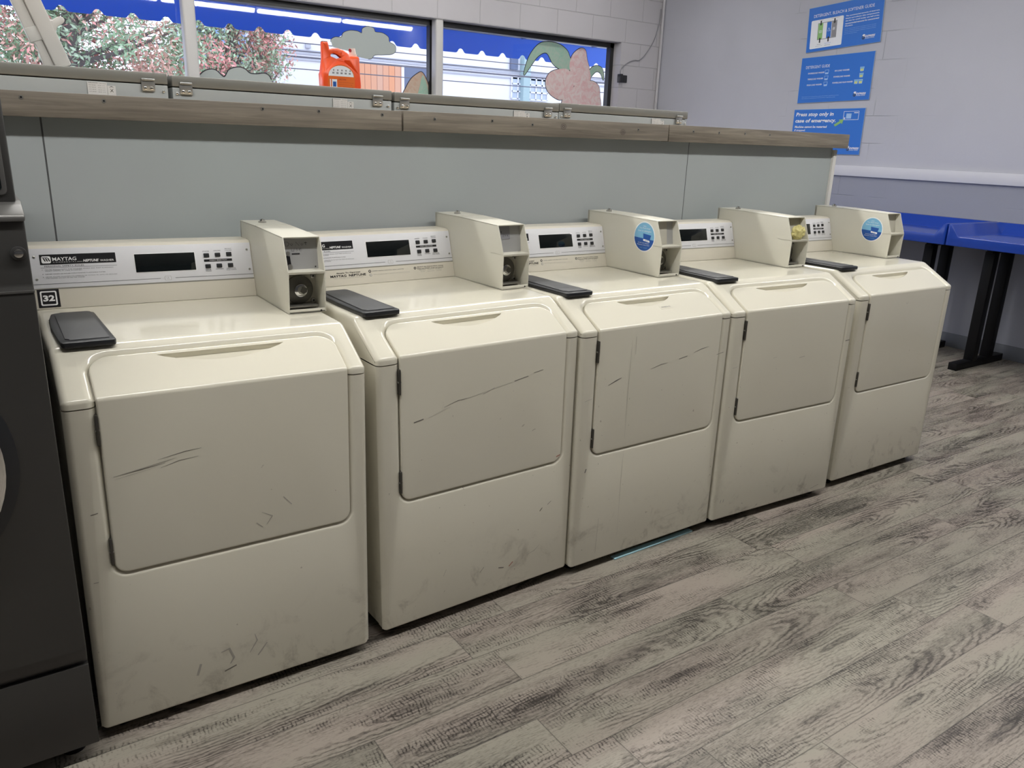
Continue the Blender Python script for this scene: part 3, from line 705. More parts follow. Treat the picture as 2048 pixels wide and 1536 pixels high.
# scuffs and scratches: (x, z) strokes on each front face
SC = {0: [([(.083, .665), (.14, .672), (.19, .678)], .0016, 'scuff'), ([(.10, .668), (.19, .682), (.215, .686)], .0012, 'scuff_faint'), ([(.175, .688), (.235, .698), (.27, .700)], .0014, 'scuff'), ([(.18, .668), (.22, .678), (.262, .681)], .0013, 'scuff'),
          ([(.084, .658), (.12, .664), (.17, .671)], .0008, 'scuff_faint'), ([(.40, .505), (.425, .49), (.41, .47)], .0025, 'scuff_faint'), ([(.455, .535), (.475, .51)], .002, 'scuff_faint'), ([(.385, .48), (.40, .465)], .002, 'scuff_faint')],
      1: [([(.105, .655), (.135, .660)], .0028, 'scuff'), ([(.20, .683), (.245, .695), (.275, .697)], .0016, 'scuff'), ([(.33, .70), (.37, .713)], .0012, 'scuff_faint'), ([(.44, .722), (.49, .730)], .002, 'scuff'), ([(.51, .737), (.545, .742)], .0013, 'scuff'), ([(.255, .693), (.43, .72)], .0007, 'scuff_faint'), ([(.15, .66), (.22, .68)], .0007, 'scuff_faint'), ([(.612, .445), (.627, .449)], .003, 'red_scuff')],
      2: [([(.115, .660), (.150, .672), (.170, .678)], .0035, 'scuff'), ([(.30, .690), (.345, .700), (.375, .702)], .0018, 'scuff'), ([(.43, .708), (.47, .714)], .002, 'scuff'), ([(.50, .722), (.54, .731), (.575, .735)], .0022, 'scuff'), ([(.205, .46), (.203, .62), (.206, .80)], .0012, 'scuff_faint'), ([(.225, .75), (.223, .81)], .001, 'scuff_faint')],
      3: [([(.38, .64), (.41, .643)], .002, 'scuff_faint'), ([(.23, .655), (.25, .657)], .001, 'scuff_faint')],
      4: [([(.33, .795), (.335, .79), (.35, .797)], .002, 'scuff_faint')]}
for k, L in SC.items():
    b = MB()
    for pts, wd, m in L: b.line(FACE, pts, wd, m, 0, .0004)
    b.build('scratches', WM[k][2])
CSC = {0: [([(.28, .145), (.30, .15), (.31, .12), (.30, .105)], .006, 'scuff_faint'), ([(.35, .12), (.37, .15), (.365, .17)], .004, 'scuff_faint'), ([(.37, .105), (.395, .135)], .003, 'scuff_faint'), ([(.285, .088), (.315, .096)], .003, 'scuff'), ([(.22, .10), (.23, .13)], .006, 'scuff_faint'), ([(.03, .585), (.045, .587)], .0015, 'scuff'), ([(.02, .42), (.03, .42)], .001, 'scuff')],
       1: [([(.50, .125), (.54, .135), (.56, .150)], .002, 'scuff_faint'), ([(.555, .27), (.565, .28)], .0025, 'scuff'), ([(.585, .285), (.60, .295)], .0015, 'scuff'), ([(.40, .115), (.42, .11)], .003, 'scuff'), ([(.33, .12), (.345, .135)], .0015, 'scuff'), ([(.44, .108), (.455, .120)], .003, 'red_scuff'), ([(.20, .15), (.21, .17)], .0012, 'scuff_faint')],
       2: [([(.04, .372), (.045, .385)], .004, 'scuff'), ([(.11, .06), (.115, .19)], .001, 'scuff_faint'), ([(.35, .1), (.46, .115), (.58, .12)], .001, 'scuff_faint'), ([(.206, .1), (.204, .3), (.206, .42)], .001, 'scuff_faint'), ([(.62, .70), (.655, .705)], .0015, 'scuff'), ([(.0205, .62), (.05, .625)], .001, 'scuff_faint')],
       3: [([(.04, .1), (.043, .112)], .003, 'scuff_faint'), ([(.055, .1), (.058, .112)], .003, 'scuff_faint'), ([(.57, .05), (.62, .06)], .0012, 'scuff'), ([(.645, .68), (.67, .682)], .003, 'scuff'), ([(.02, .64), (.045, .643)], .001, 'scuff_faint')],
       4: [([(.575, .09), (.58, .10)], .004, 'scuff_faint'), ([(.60, .09), (.605, .11)], .004, 'scuff_faint')]}
for k, L in CSC.items():
    b = MB()
    for pts, wd, m in L: b.line(FACE, pts, wd, m, 0, .0004)
    b.build('scuff_marks', WM[k][0])
# yellow paper stuffed in the fourth coin box
cbp = Matrix.LocRotScale(Vector((2.1005, .0251, 0)), Matrix.Rotation(-.0469, 3, 'Z'), None)
b = MB(); bm_ = bmesh.new(); bmesh.ops.create_icosphere(bm_, subdivisions=4, radius=1)
rnd = random.Random(5)
from mathutils import noise as mn
for v in bm_.verts:
    p = v.co.copy(); k = 1 + .35 * (mn.noise(p * 2.3) ) + .18 * abs(mn.noise(p * 5.1)); v.co = Vector((p.x * .031 * k, p.y * .020 * k, p.z * .028 * k))
    v.co.x = max(-.042, min(.042, v.co.x)); v.co.z = max(-.027, v.co.z)
b.merge(bm_, 'yellow_paper', False, cbp @ Matrix.Translation((.5785 + .052, .290, 1.0765)))
tag(b.build('crumpled_paper', sharp=10), 'crumpled yellow paper stuffed into the coin box of the fourth cream washer', 'paper')

# ------------------------------------------------------------------ tall grey washer at the left
def gray_washer():
    t = thing('tall_front_loader', 'tall dark grey front loading washer cut off by the left edge of the photo', 'washing machine', (-.341, -.052, 0), (0, 0, 0))
    hw = .330; D = .74
    MB().box(-hw, hw, .012, D, .045, .268, 'graphite_dark', .003).box(-hw, hw, 0, .014, .045, .255, 'graphite', .002).build('plinth', t)
    MB().box(-hw, hw, .004, D, .262, 1.240, 'graphite', .006).build('cabinet', t)
    fp = MB(); fp.prism([(.004, .262), (-.010, .30), (-.012, 1.09), (-.006, 1.105), (-.004, 1.235), (.02, 1.240), (.02, .262)], 0, -hw + .0, hw - .0, 'graphite', .004)
    fp.box(-hw, hw, -.0135, -.006, 1.092, 1.096, 'graphite_light'); fp.build('front_panel', t)
    top = MB(); top.prism([(-.012, 1.224), (-.009, 1.236), (.03, 1.252), (.06, 1.258), (D, 1.258), (D, 1.224)], 0, -hw - .002, hw + .002, 'graphite_light', .004)
    top.build('top_lip', t)
    c = MB(); c.prism([(.045, 1.253), (.075, 1.473), (.10, 1.488), (.40, 1.488), (.40, 1.253)], 0, -hw + .01, hw - .006, 'graphite', .006); con = c.build('console', t)
    F = Frame((-hw + .01, .045, 1.253), (1, 0, 0), (0, .03, .22)); wd = 2 * hw - .016
    MB().rr(F, .02, .015, wd - .012, .140, .01, 'graphite_light', 0, .004, .001).rr(F, .03, .022, wd - .020, .132, .008, 'black_glass', .003, .006, .001).build('display_bezel', con)
    MB().rr(F, wd - .12, .035, wd - .035, .125, .006, 'graphite_light', .005, .008, .001).build('display', con)
    MB().disc(F, wd - .05, .050, .014, 'black_plastic', .007, .014, 24, .002).build('knob', con)
    MB().fr(F, .01, .150, wd - .006, .156, 'graphite_light', 0, .003).build('trim_strip', con)
    G = Frame((0, -.012, .765), (1, 0, 0), (0, 0, 1)); M = Matrix.Translation((0, -.010, .765)) @ Matrix.Rotation(math.radians(90), 4, 'X')
    d = MB(); d.lathe([(.262, -.004), (.262, .004), (.250, .010), (.236, .014), (.226, .014)], 'black_plastic', M=M, seg=64); dr = d.build('door', t)
    MB().lathe([(.240, .010), (.238, .024), (.228, .030), (.205, .030), (.198, .020), (.198, .012)], 'chrome', M=M, seg=64).build('door_ring', dr)
    MB().lathe([(.200, .012), (.190, .022), (.150, .034), (.09, .042), (.03, .045)], 'black_glass', M=M, seg=64).build('door_glass', dr)
    K = Frame((hw - .017, -.0085, 1.166), (1, 0, 0), (0, 0, 1))
    MB().disc(K, 0, 0, .013, 'graphite_dark', -.002, .003, 24, .001).disc(K, 0, 0, .008, 'chrome', .002, .006, 20, .0015).build('lock', t)
    for fx in (-hw + .05, hw - .05):
        for fy in (.07, D - .06): MB().cyl((fx, fy, 0), (fx, fy, .018), .026, 'black_metal', 20).cyl((fx, fy, .018), (fx, fy, .06), .010, 'zinc').build('foot', t)
gray_washer()

# ------------------------------------------------------------------ board on the partition: three lengths
def rough_board(x0, x1, z0, z1, dz, label):
    b = MB(); b.prism([(x0, z0), (x1, z0 + dz), (x1, z1 + dz), (x0, z1)], 1, .714, .760, 'weathered_board', .0015)
    o = b.build('wooden_board'); return tag(o, label, 'board', 'boards capping the grey partition')
B1 = rough_board(-1.25, 1.144, 1.4125, 1.476, .004, 'long weathered brown board capping the partition above the nearest washers, left length')
B2 = rough_board(1.150, 2.374, 1.4165, 1.482, .003, 'weathered brown board with two dark knots, middle length capping the partition')
B3 = rough_board(2.379, 3.634, 1.4185, 1.486, .002, 'weathered brown board at the free end of the partition, in front of the emergency sign')
BF = Frame((0, .714, 0), (1, 0, 0), (0, 0, 1))
for sx, sz, P in ((.057, 1.468, B1), (.250, 1.469, B1), (.681, 1.470, B1), (.857, 1.472, B1), (1.073, 1.471, B1), (1.268, 1.466, B2), (1.501, 1.470, B2), (1.677, 1.464, B2), (2.204, 1.466, B2), (2.52, 1.470, B3), (2.68, 1.470, B3), (2.85, 1.472, B3), (3.02, 1.472, B3)):
    MB().disc(BF, sx, sz - .006, .0052, 'zinc', 0, .0012, 14).disc(BF, sx, sz - .006, .0026, 'black_print', .001, .0018, 10).build('screw', P)
b = MB(); b.box(-1.25, 3.60, .7605, .90, 1.46, 1.4735, 'raw_ply')
for k in range(60):
    xx = -.1 + k * .05 + random.random() * .03
    if random.random() < .55: b.box(xx, xx + .04 + random.random() * .05, .7605, .763, 1.473, 1.476 + random.random() * .004 , 'raw_ply')
tag(b.build('plywood_ledge'), 'raw plywood ledge lying on the partition behind the brown boards', 'ledge')

# ------------------------------------------------------------------ grey machines behind the partition
def back_machine():
    t = thing('industrial_washer', '', 'washing machine', (0, 0, 0), group='grey steel washers behind the partition')
    w_ = .742; D = .86
    b = MB(); b.box(0, w_, 0, D, .06, 1.5225, 'steel_back', .0015); b.build('cabinet', t)
    MB().box(.03, w_ - .03, .05, D - .05, 0, .07, 'graphite_dark').build('plinth', t)
    b = MB(); b.box(-.0005, w_ + .0005, -.003, D + .01, 1.5255, 1.5575, 'steel_lid', .0025); lid = b.build('lid', t)
    MB().box(.01, w_ - .01, .004, D - .02, 1.5225, 1.5255, 'dark_gap').build('lid_seal', t)
    F = Frame((0, -.002, 0), (1, 0, 0), (0, 0, 1))
    for hx in (.039, w_ - .056):
        h = MB(); h.rr(F, hx - .019, 1.503, hx + .019, 1.537, .004, 'hinge_zinc', 0, .0045, .0008); h.box(hx - .019, hx + .019, -.012, -.002, 1.533, 1.539, 'hinge_zinc', .002)
        for q in (-.009, .009): h.disc(F, hx + q, 1.511, .0050, 'chrome', .004, .007, 12, .001).disc(F, hx + q, 1.511, .0015, 'black_print', .0065, .0075, 8)
        h.build('hinge', t)
    for hx in (.012, w_ - .013): MB().disc(F, hx, 1.505, .004, 'chrome', 0, .003, 12, .001).build('screw', t)
    F = Frame((0, -.002, .010), (1, 0, 0), (0, 0, 1)); P = MB(); lx = w_ - .222
    P.fr(F, lx, 1.470, lx + .052, 1.510, 'label_paper', 0, .0008)
    P.text(F, 'WASHER EXTRACTOR', lx + .002, 1.5062, lx + .028, 1.5088, 'grey_print', .0012, bold=.02); P.text(F, 'TYPE W3180', lx + .031, 1.5055, lx + .050, 1.5080, 'grey_print', .0012)
    for k in range(4): P.text(F, 'VOLT 208-240', lx + .003, 1.5000 - k * .006, lx + .022, 1.5022 - k * .006, 'grey_print', .0012); P.text(F, 'HZ 60   A 15', lx + .028, 1.4995 - k * .006, lx + .046, 1.5018 - k * .006, 'grey_print', .0012)
    P.fr(F, lx + .053, 1.470, lx + .075, 1.502, 'label_paper', 0, .0008); P.line(F, [(lx + .058, 1.497), (lx + .064, 1.500), (lx + .070, 1.497)], .0018, 'black_print', 0, .0012); P.line(F, [(lx + .060, 1.493), (lx + .068, 1.484)], .0012, 'black_print', 0, .0012); P.line(F, [(lx + .068, 1.493), (lx + .060, 1.484)], .0012, 'black_print', 0, .0012)
    o = P.build('rating_label', t); o['label'] = 'white rating label'
    return t
proto = back_machine()
BL = ['grey steel lidded washer behind the partition at the left edge, with white upright on it', 'grey steel lidded washer behind the partition with the orange detergent jug on it',
      'grey steel lidded washer behind the partition below the window post and pink flower', 'grey steel lidded washer behind the partition nearest the blue wall signs']
for k, (x, z) in enumerate(((-.277, .001), (.4785, -.003), (1.2315, -.006), (1.9765, -.003))):
    o = proto if k == 0 else copy_tree(proto)
    o.location = (x, .952, z); o['label'] = BL[k]; o['group'] = 'grey steel washers behind the partition'
# white plastic upright standing on the first lid
b = MB(); y0 = 1.10
def lean(z): return .198 - (z - 1.56) * .44
M = Matrix.Translation((.186, y0, 1.558)) @ Matrix.Rotation(math.radians(-19), 4, 'Y')
b.prism([(-.002, -.0), (.042, -.0), (.042, .50), (-.002, .50)], 1, 0, .045, 'white_plastic', .006, M=M)
b.prism([(-.030, 0.012), (-.002, 0.004), (-.002, .50), (-.034, .50), (-.034, .10), (-.024, .075)], 1, .012, .040, 'white_plastic', .005, M=M)
o = tag(b.build('plastic_upright'), 'leaning white moulded plastic upright standing on the leftmost grey washer lid', 'upright')
b = MB(); b.prism([(.040, .092), (.052, .108), (.074, .114), (.080, .121), (.078, .130), (.066, .134), (.046, .128), (.040, .132)], 1, .004, .036, 'white_plastic', .004, M=M); b.build('peg', o)
b = MB(); b.prism([(-.0345, .085), (-.001, .085), (-.001, .125), (-.0345, .125)], 1, .010, .042, 'cream_trim', .002, M=M); b.build('clip', o)

# ------------------------------------------------------------------ orange detergent jug
def jug():
    t = thing('detergent_jug', 'bright orange detergent jug with a handle and white cap on a grey washer lid', 'detergent jug', (1.300, 1.62, 1.5545), (0, 0, -.12)); t.scale = (.88, .88, .92)
    F = Frame((0, -.045, 0), (1, 0, 0), (0, 0, 1))
    body = [(-.094, .006), (-.088, 0), (.088, 0), (.094, .006), (.094, .060), (.090, .10), (.088, .170), (.082, .178), (.046, .176), (.040, .172), (.030, .190), (.012, .203), (-.012, .208), (-.034, .207), (-.052, .202), (-.056, .222), (-.060, .232), (-.086, .232), (-.088, .226), (-.088, .160), (-.092, .105), (-.097, .095)]
    hole = [(-.052, .190), (-.060, .176), (-.054, .162), (-.022, .153), (.010, .150), (.020, .155), (.012, .176), (-.008, .190), (-.032, .197)]
    bm = bmesh.new()
    def side(y, ins):
        a = offset(body, -ins) if ins else body; h = offset(hole[::-1], ins)[::-1] if ins else hole
        A = [bm.verts.new((x, y, z)) for x, z in a]; H = [bm.verts.new((x, y, z)) for x, z in h]; return A, H
    L = [side(-.045, .010), side(-.041, .004), side(-.032, 0), side(.032, 0), side(.041, .004), side(.045, .010)]
    for (A, H), (B_, H2) in zip(L, L[1:]): ringfaces(bm, A, B_); ringfaces(bm, H, H2)
    fill(bm, [L[0][0], L[0][1]]); fill(bm, [L[-1][0], L[-1][1]])
    for v in bm.verts:
        if v.co.z > .14 and v.co.x < .03: v.co.y *= 1 - .62 * min(1, (v.co.z - .14) / .02) * min(1, (.03 - v.co.x) / .02)
    finish(bm, 'bottle', 'orange_plastic', t, 50)
    b = MB(); arc = [(-.068 + 0, .058)] + [(-.008 + .062 * math.cos(a), .085 + .050 * math.sin(a)) for a in [math.pi - math.pi * i / 14 for i in range(15)]] + [(.058, .058)]
    b.fp(F, [(-.070, .012), (.058, .012), (.060, .06)] + [(-.005 + .065 * math.cos(a), .085 + .052 * math.sin(a)) for a in [math.pi * i / 14 for i in range(15)]] + [(-.072, .06)], 'orange_label', -.001, .0008)
    b.fp(F, [(-.068 + 0, .086)] + [(.054, .086)] + [(-.007 + .061 * math.cos(a), .087 + .045 * math.sin(a)) for a in [math.pi * i / 14 for i in range(15)]], 'sign_white', .0005, .0014)
    for k in range(2):
        for j in range(5): b.fr(F, -.050 + j * .020 + k * .004, .096 + k * .012, -.040 + j * .020, .103 + k * .012, 'sign_grey', .001, .0019)
    b.fr(F, -.062, .020, -.058, .072, 'sign_white', .0005, .0014); b.fr(F, -.052, .020, -.028, .072, 'sign_white', .0005, .0014); b.fr(F, -.048, .040, -.032, .062, 'blue_dark', .001, .0019)
    b.text(F, 'DIRECTIONS', -.020, .070, .016, .076, 'cap_red', .0014)
    for k in range(5): b.text(F, 'measure with cap and add to wash', -.020, .020 + k * .0095, .052 - (k % 2) * .006, .0235 + k * .0095, 'cap_red', .0014)
    o = b.build('jug_label', t); o['label'] = 'orange and white back label'
    MB().cyl((.064, 0, .172), (.064, 0, .188), .021, 'cap_white', 28).cyl((.064, 0, .188), (.062, 0, .213), .018, 'cap_white', 28, .015).build('cap', t)
    MB().cyl((.0505, -.012, .203), (.047, -.0145, .203), .0075, 'cap_red', 16).build('cap_button', t)
    MB().box(-.0865, -.0595, -.013, .013, .226, .234, 'black_plastic', .002).build('spout_rim', t)
jug()

# ------------------------------------------------------------------ wall signs
def sign(label, cy, cz, tilt, hh):
    t = thing('wall_sign', label, 'sign', (XR - .0025, cy, cz), (tilt, 0, 0), 'blue laundry signs on the right wall')
    F = Frame((-.006, 0, 0), (0, -1, 0), (0, 0, 1)); F.n = Vector((-1, 0, 0)); w2 = .3425; h2 = hh / 2
    MB().fr(F, -w2, -h2, w2, h2, 'sign_edge', -.006, 0, .0015).fr(F, -w2 + .003, -h2 + .003, w2 - .003, h2 - .003, 'sign_blue', -.001, .0012).build('sign_board', t)
    return t, F, w2, h2
def express(b, F, x, y):
    b.text(F, 'EXPRESS', x + .028, y + .010, x + .118, y + .026, 'sign_white', .0020, bold=.04, shear=.25); b.text(F, 'LAUNDRY CENTER', x + .030, y + .0, x + .112, y + .006, 'sign_white', .0020, bold=.02)
    b.disc(F, x + .016, y + .010, .013, 'black_print', .0012, .0020, 20); b.disc(F, x + .014, y + .010, .006, 'sign_blue', .0018, .0024, 14)
    b.fp(F, [(x + .006, y + .026), (x + .014, y + .036), (x + .030, y + .034), (x + .024, y + .016), (x + .012, y + .022)], 'sign_white', .0016, .0024)
t, F, w2, h2 = sign('blue sign reading Detergent, Bleach & Softener Guide, top of three on right wall', 2.539, 2.399, -.060, .352)
b = MB(); b.text(F, 'DETERGENT, BLEACH & SOFTENER GUIDE', -.288, .090, .262, .117, 'sign_white', .002)
b.rr(F, -.308, -.150, -.005, .072, .010, 'sign_white', .0012, .002)
b.fr(F, -.240, -.085, -.062, .045, 'black_print', .0018, .0024); b.fr(F, -.237, -.082, -.065, .042, 'sign_white', .0022, .0027)
b.fr(F, -.236, -.081, -.192, .041, 'sign_green', .0025, .003); b.fr(F, -.154, -.081, -.112, .041, 'sign_blue', .0025, .003); b.fr(F, -.108, -.081, -.066, .041, 'sign_grey', .0025, .003)
for xx, y1, y2 in ((-.213, .062, .022), (-.084, .062, .022), (-.213, -.110, -.068), (-.132, -.110, -.068)):
    s_ = 1 if y1 > y2 else -1; b.fr(F, xx - .006, min(y1, y2 + s_ * .012), xx + .006, max(y1, y2 + s_ * .012), 'black_print', .0028, .0034); b.fp(F, [(xx - .011, y2 + s_ * .014), (xx, y2), (xx + .011, y2 + s_ * .014)][::s_], 'black_print', .0028, .0034)
for pts in ([(-.228, -.012), (-.224, -.030), (-.204, -.030), (-.200, -.012)], [(-.145, -.028), (-.133, -.004), (-.121, -.028), (-.145, -.028)]): b.line(F, pts, .005, 'sign_white', .002, .0034)
b.text(F, 'w', -.222, -.024, -.206, -.012, 'sign_white', .0034); b.text(F, '#', -.098, -.028, -.076, -.004, 'sign_white', .0034)
b.text(F, 'detergent', -.236, .064, -.190, .069, 'grey_print', .0024); b.text(F, 'fabric softener', -.118, .064, -.040, .069, 'grey_print', .0024)
b.text(F, 'Powder', -.236, -.125, -.200, -.117, 'grey_print', .0024); b.text(F, 'Liquid bleach', -.165, -.125, -.105, -.117, 'sign_blue', .0024); b.text(F, 'detergent only', -.250, -.138, -.185, -.131, 'grey_print', .0024); b.text(F, 'add here', -.165, -.138, -.110, -.131, 'grey_print', .0024)
for k, s_ in enumerate(('The recommended amounts of detergent,', 'bleach and softener (the compartments,', 'the less for small loads), use half of the', 'recommended amounts for concentrated', 'HE products.')):
    b.text(F, s_, .015, .056 - k * .019, .310 if k < 4 else .085, .067 - k * .019, 'sign_white', .002, bold=.03)
for k in range(4): b.text(F, 'Use the recommended amount of detergent marked on the pack', .015, -.040 - k * .0125, .292 if k < 3 else .13, -.034 - k * .0125, 'sign_pale', .002)
express(b, F, .175, -.135); b.build('lettering', t)
t, F, w2, h2 = sign('blue sign reading Detergent Guide with measuring cups, middle of three on right wall', 2.552, 1.990, -.025, .368)
b = MB(); b.text(F, 'DETERGENT GUIDE', -.290, .092, -.058, .115, 'sign_white', .002)
for k, (l, r) in enumerate((('DOUBLELOAD WASHER', 'SIX LOAD WASHER'), ('TRIPLELOAD WASHER', 'POWERLOAD WASHER'), ('FOUR LOAD WASHER', 'POWERLOAD PLUS WASHER'))):
    yy = .048 - k * .047
    b.text(F, l, -.262, yy, -.102 - k * .006, yy + .012, 'sign_white', .002, bold=.02); b.text(F, r, -.005 - k * .004, yy + .004, .132 + k * .012 + (.02 if k == 2 else 0), yy + .016, 'sign_white', .002, bold=.02)
    for cx, fl in ((-.080, .3), (.245, .45)):
        if k == 2 and cx > 0: cx -= .0
        for q in ((0, .04) if (k == 2 and cx > 0) else (0,)):
            c0 = cx - q; P = [(c0 - .015, yy - .010), (c0 + .015, yy - .010), (c0 + .019, yy + .024), (c0 - .019, yy + .024)]
            b.fp(F, P, 'sign_pale', .0012, .0018); b.fp(F, [(c0 - .012, yy - .007), (c0 + .012, yy - .007), (c0 + .016, yy + .021), (c0 - .016, yy + .021)], 'sign_blue' if cx < 0 else 'blue_light', .0016, .0022)
            b.fp(F, [(c0 - .012, yy - .007), (c0 + .012, yy - .007), (c0 + .014, yy + (.003 if cx < 0 else .009)), (c0 - .014, yy + (.003 if cx < 0 else .009))], 'sign_pale' if cx < 0 else 'sign_yellow', .002, .0026)
for k in range(2): b.text(F, 'Guide amounts are for normal soil levels; use less with soft water or high efficiency products', -.300, -.138 - k * .013, .06 - k * .03, -.131 - k * .013, 'sign_pale', .002)
express(b, F, .190, -.150); b.build('lettering', t)
t, F, w2, h2 = sign('blue sign reading Press stop only in case of emergency, lowest of three on right wall', 2.562, 1.567, -.012, .368)
b = MB(); b.text(F, 'Press stop only in', -.318, .118, .055, .158, 'sign_white', .002, bold=.03, shear=.15); b.text(F, 'case of emergency.', -.318, .066, .083, .106, 'sign_white', .002, bold=.03, shear=.15)
b.text(F, 'Machine cannot be restarted', -.318, .030, .005, .050, 'sign_white', .002, bold=.02, shear=.15); b.text(F, 'if stopped.', -.318, .000, -.205, .020, 'sign_white', .002, bold=.02, shear=.15)
for r_ in ((.150, .092, .290, .095), (.150, .158, .290, .161), (.150, .092, .153, .161), (.287, .092, .290, .161)): b.fr(F, *r_, 'sign_white', .0012, .002)
b.fr(F, .176, .102, .222, .142, 'sign_pale', .0012, .002); b.fr(F, .245, .144, .282, .150, 'sign_white', .0012, .002); b.fr(F, .158, .098, .168, .112, 'sign_white', .0012, .002)
b.fp(F, [(.070, .056), (.084, .040), (.136, .070), (.146, .058), (.156, .098), (.112, .094), (.122, .084)], 'sign_green', .0016, .0024)
express(b, F, .215, -.150); b.build('lettering', t)

# ------------------------------------------------------------------ blue folding tables with raised ends
def table(y0, y1, label):
    t = thing('folding_table', label, 'table', (5.69, (y0 + y1) / 2, 0), group='blue folding tables along the right wall')
    L = (y1 - y0) / 2; xs = [-.345, .245, .305, .335, .345]; ys = [-L, -L + .018, -L + .078, L - .078, L - .018, L]
    def hh(x, y):
        s = max(0, min(1, (abs(y) - (L - .078)) / .06)); bk = max(0, min(1, (x - .245) / .06)); return .888 + .078 * max(s, bk)
    b = MB(); bm = b.bm; G = [[bm.verts.new((x, y, hh(x, y) + (.004 if x == -.345 else 0))) for y in ys] for x in xs]
    for i in range(len(xs) - 1):
        for j in range(len(ys) - 1): b.face((G[i][j], G[i + 1][j], G[i + 1][j + 1], G[i][j + 1]), 'table_blue')
    rim = [G[0][j] for j in range(len(ys))] + [G[i][-1] for i in range(1, len(xs))] + [G[-1][j] for j in range(len(ys) - 2, -1, -1)] + [G[i][0] for i in range(len(xs) - 2, 0, -1)]
    lo = [bm.verts.new((v.co.x, v.co.y, .828)) for v in rim]; k = len(rim)
    for i in range(k): b.face((rim[i], rim[(i + 1) % k], lo[(i + 1) % k], lo[i]), 'table_blue')
    b.face(lo, 'table_blue'); bmesh.ops.recalc_face_normals(bm, faces=bm.faces[:])
    es = [e for e in bm.edges if len(e.link_faces) == 2 and e.calc_face_angle(0) > .5]
    r = bmesh.ops.bevel(bm, geom=es, offset=.006, segments=3, affect='EDGES', profile=.5)
    for f in bm.faces: f.smooth = True
    b.build('tabletop', t, sharp=28)
    for sy in (-1, 1):
        yy = sy * (L - .205)
        q = MB(); q.box(-.335, .30, yy - .03, yy + .03, 0, .05, 'black_metal', .003); f_ = q.build('leg_frame', t)
        MB().box(-.15, .30, yy - .02, yy + .02, .79, .829, 'black_metal', .002).build('crossbar', f_)
        for xx in (-.11, .11): MB().box(xx - .032, xx + .032, yy - .032, yy + .032, .045, .80, 'black_metal', .003).build('leg', f_)
    return t
table(-.46, 1.022, 'blue table with raised rim running off the right edge of the photo')
table(1.032, 2.55, 'blue table with raised rim half hidden behind the farthest cream washer')

# ------------------------------------------------------------------ sensor on the window jamb and its cable
b = MB(); b.box(5.475, 5.505, 4.60, 4.655, 1.995, 2.075, 'black_plastic', .004); b.box(5.50, 5.60, 4.645, 4.66, 2.0, 2.07, 'black_plastic', .004)
sn = tag(b.build('sensor_box'), 'small black sensor box mounted beside the right end of the window', 'sensor')
P = []
cps = [(5.50, 4.64, 2.08), (5.52, 4.65, 2.13), (5.60, 4.65, 2.19), (5.68, 4.65, 2.22), (5.75, 4.65, 2.225), (5.83, 4.65, 2.29), (5.92, 4.65, 2.41), (5.965, 4.65, 2.53), (5.985, 4.650, 2.62), (5.990, 4.650, 2.75)]
for i in range(len(cps) - 1):
    p0, p1, p2, p3 = [Vector(cps[max(0, min(len(cps) - 1, i + q))]) for q in (-1, 0, 1, 2)]
    for k in range(4):
        u = k / 4; P.append(.5 * ((2 * p1) + (-p0 + p2) * u + (2 * p0 - 5 * p1 + 4 * p2 - p3) * u * u + (-p0 + 3 * p1 - 3 * p2 + p3) * u ** 3))
tag(MB().tube(P, .0045, 'sign_grey', 6).build('loose_cable'), 'thin grey cable looping from the sensor up to the room corner', 'cable')
# pale blue plastic strip under the middle washer
b = MB(); b.prism([(0, 0), (.40, .0), (.40, .022), (0, .022)], 2, .0005, .006, 'pale_blue_plastic', .001, M=Matrix.Translation((1.625, .030, 0)) @ Matrix.Rotation(.03, 4, 'Z'))
tag(b.build('plastic_strip'), 'pale blue plastic strip lying on the floor under the middle cream washer', 'strip')

# ------------------------------------------------------------------ paintings on the window glass
GF = Frame((0, YG - .006, 0), (1, 0, 0), (0, 0, 1))
def blob(pts, n=6):
    k = len(pts); out = []
    for i in range(k):
        p0, p1, p2, p3 = [Vector(pts[(i + q) % k]) for q in (-1, 0, 1, 2)]
        for j in range(n):
            u = j / n; q = .5 * ((2 * p1) + (-p0 + p2) * u + (2 * p0 - 5 * p1 + 4 * p2 - p3) * u * u + (-p0 + 3 * p1 - 3 * p2 + p3) * u ** 3); out.append((q.x, q.y))
    return out
def paintpart(name, pts, m, parent, h=.0, edge='paint_black', ew=.006, smooth=True, erange=None):
    P = blob(pts) if smooth else pts; b = MB(); b.fp(GF, P, m, h + .0004, h + .0012); o = b.build(name, parent)
    if edge:
        b = MB(); n = len(P); E = P if erange is None else [P[i % n] for i in range(int(erange[0] * n), int(erange[1] * n) + 1)]
        if erange is None: E = P + [P[0]]
        for i in range(len(E) - 1): b.line(GF, [E[i], E[i + 1]], ew * 1.7, edge, 0, .0003)
        b.build('outline', o)
    return o
def px(x, y):   # helper numbers measured on the glass plane
    f = 1575.4128; M = cam.rotation_euler.to_matrix(); d = M @ Vector(((x - 1024) / f, -(y - 768) / f, -1)); t_ = (YG - cam.location.y) / d.y; q = cam.location + d * t_; return (q.x, q.z)
C8 = lambda a, b_: px(600 + a * 300 / 2048, 40 + b_ * 300 / 2048)
t = thing('window_painting', 'grey cloud painted on the middle window pane above the orange jug', 'painting', (0, 0, 0), group='paintings on the window glass')
paintpart('cloud', [C8(*q) for q in ((430, 330), (420, 270), (480, 235), (560, 235), (590, 175), (680, 145), (780, 155), (838, 180), (850, 120), (920, 90), (1000, 115), (1025, 165), (1120, 180), (1200, 235), (1215, 300), (1290, 350), (1300, 420), (1250, 465), (1130, 475), (1015, 480), (970, 525), (900, 530), (800, 500), (700, 440), (560, 400), (450, 370))], 'paint_grey', t, edge='paint_black', ew=.005, erange=(.02, .80))
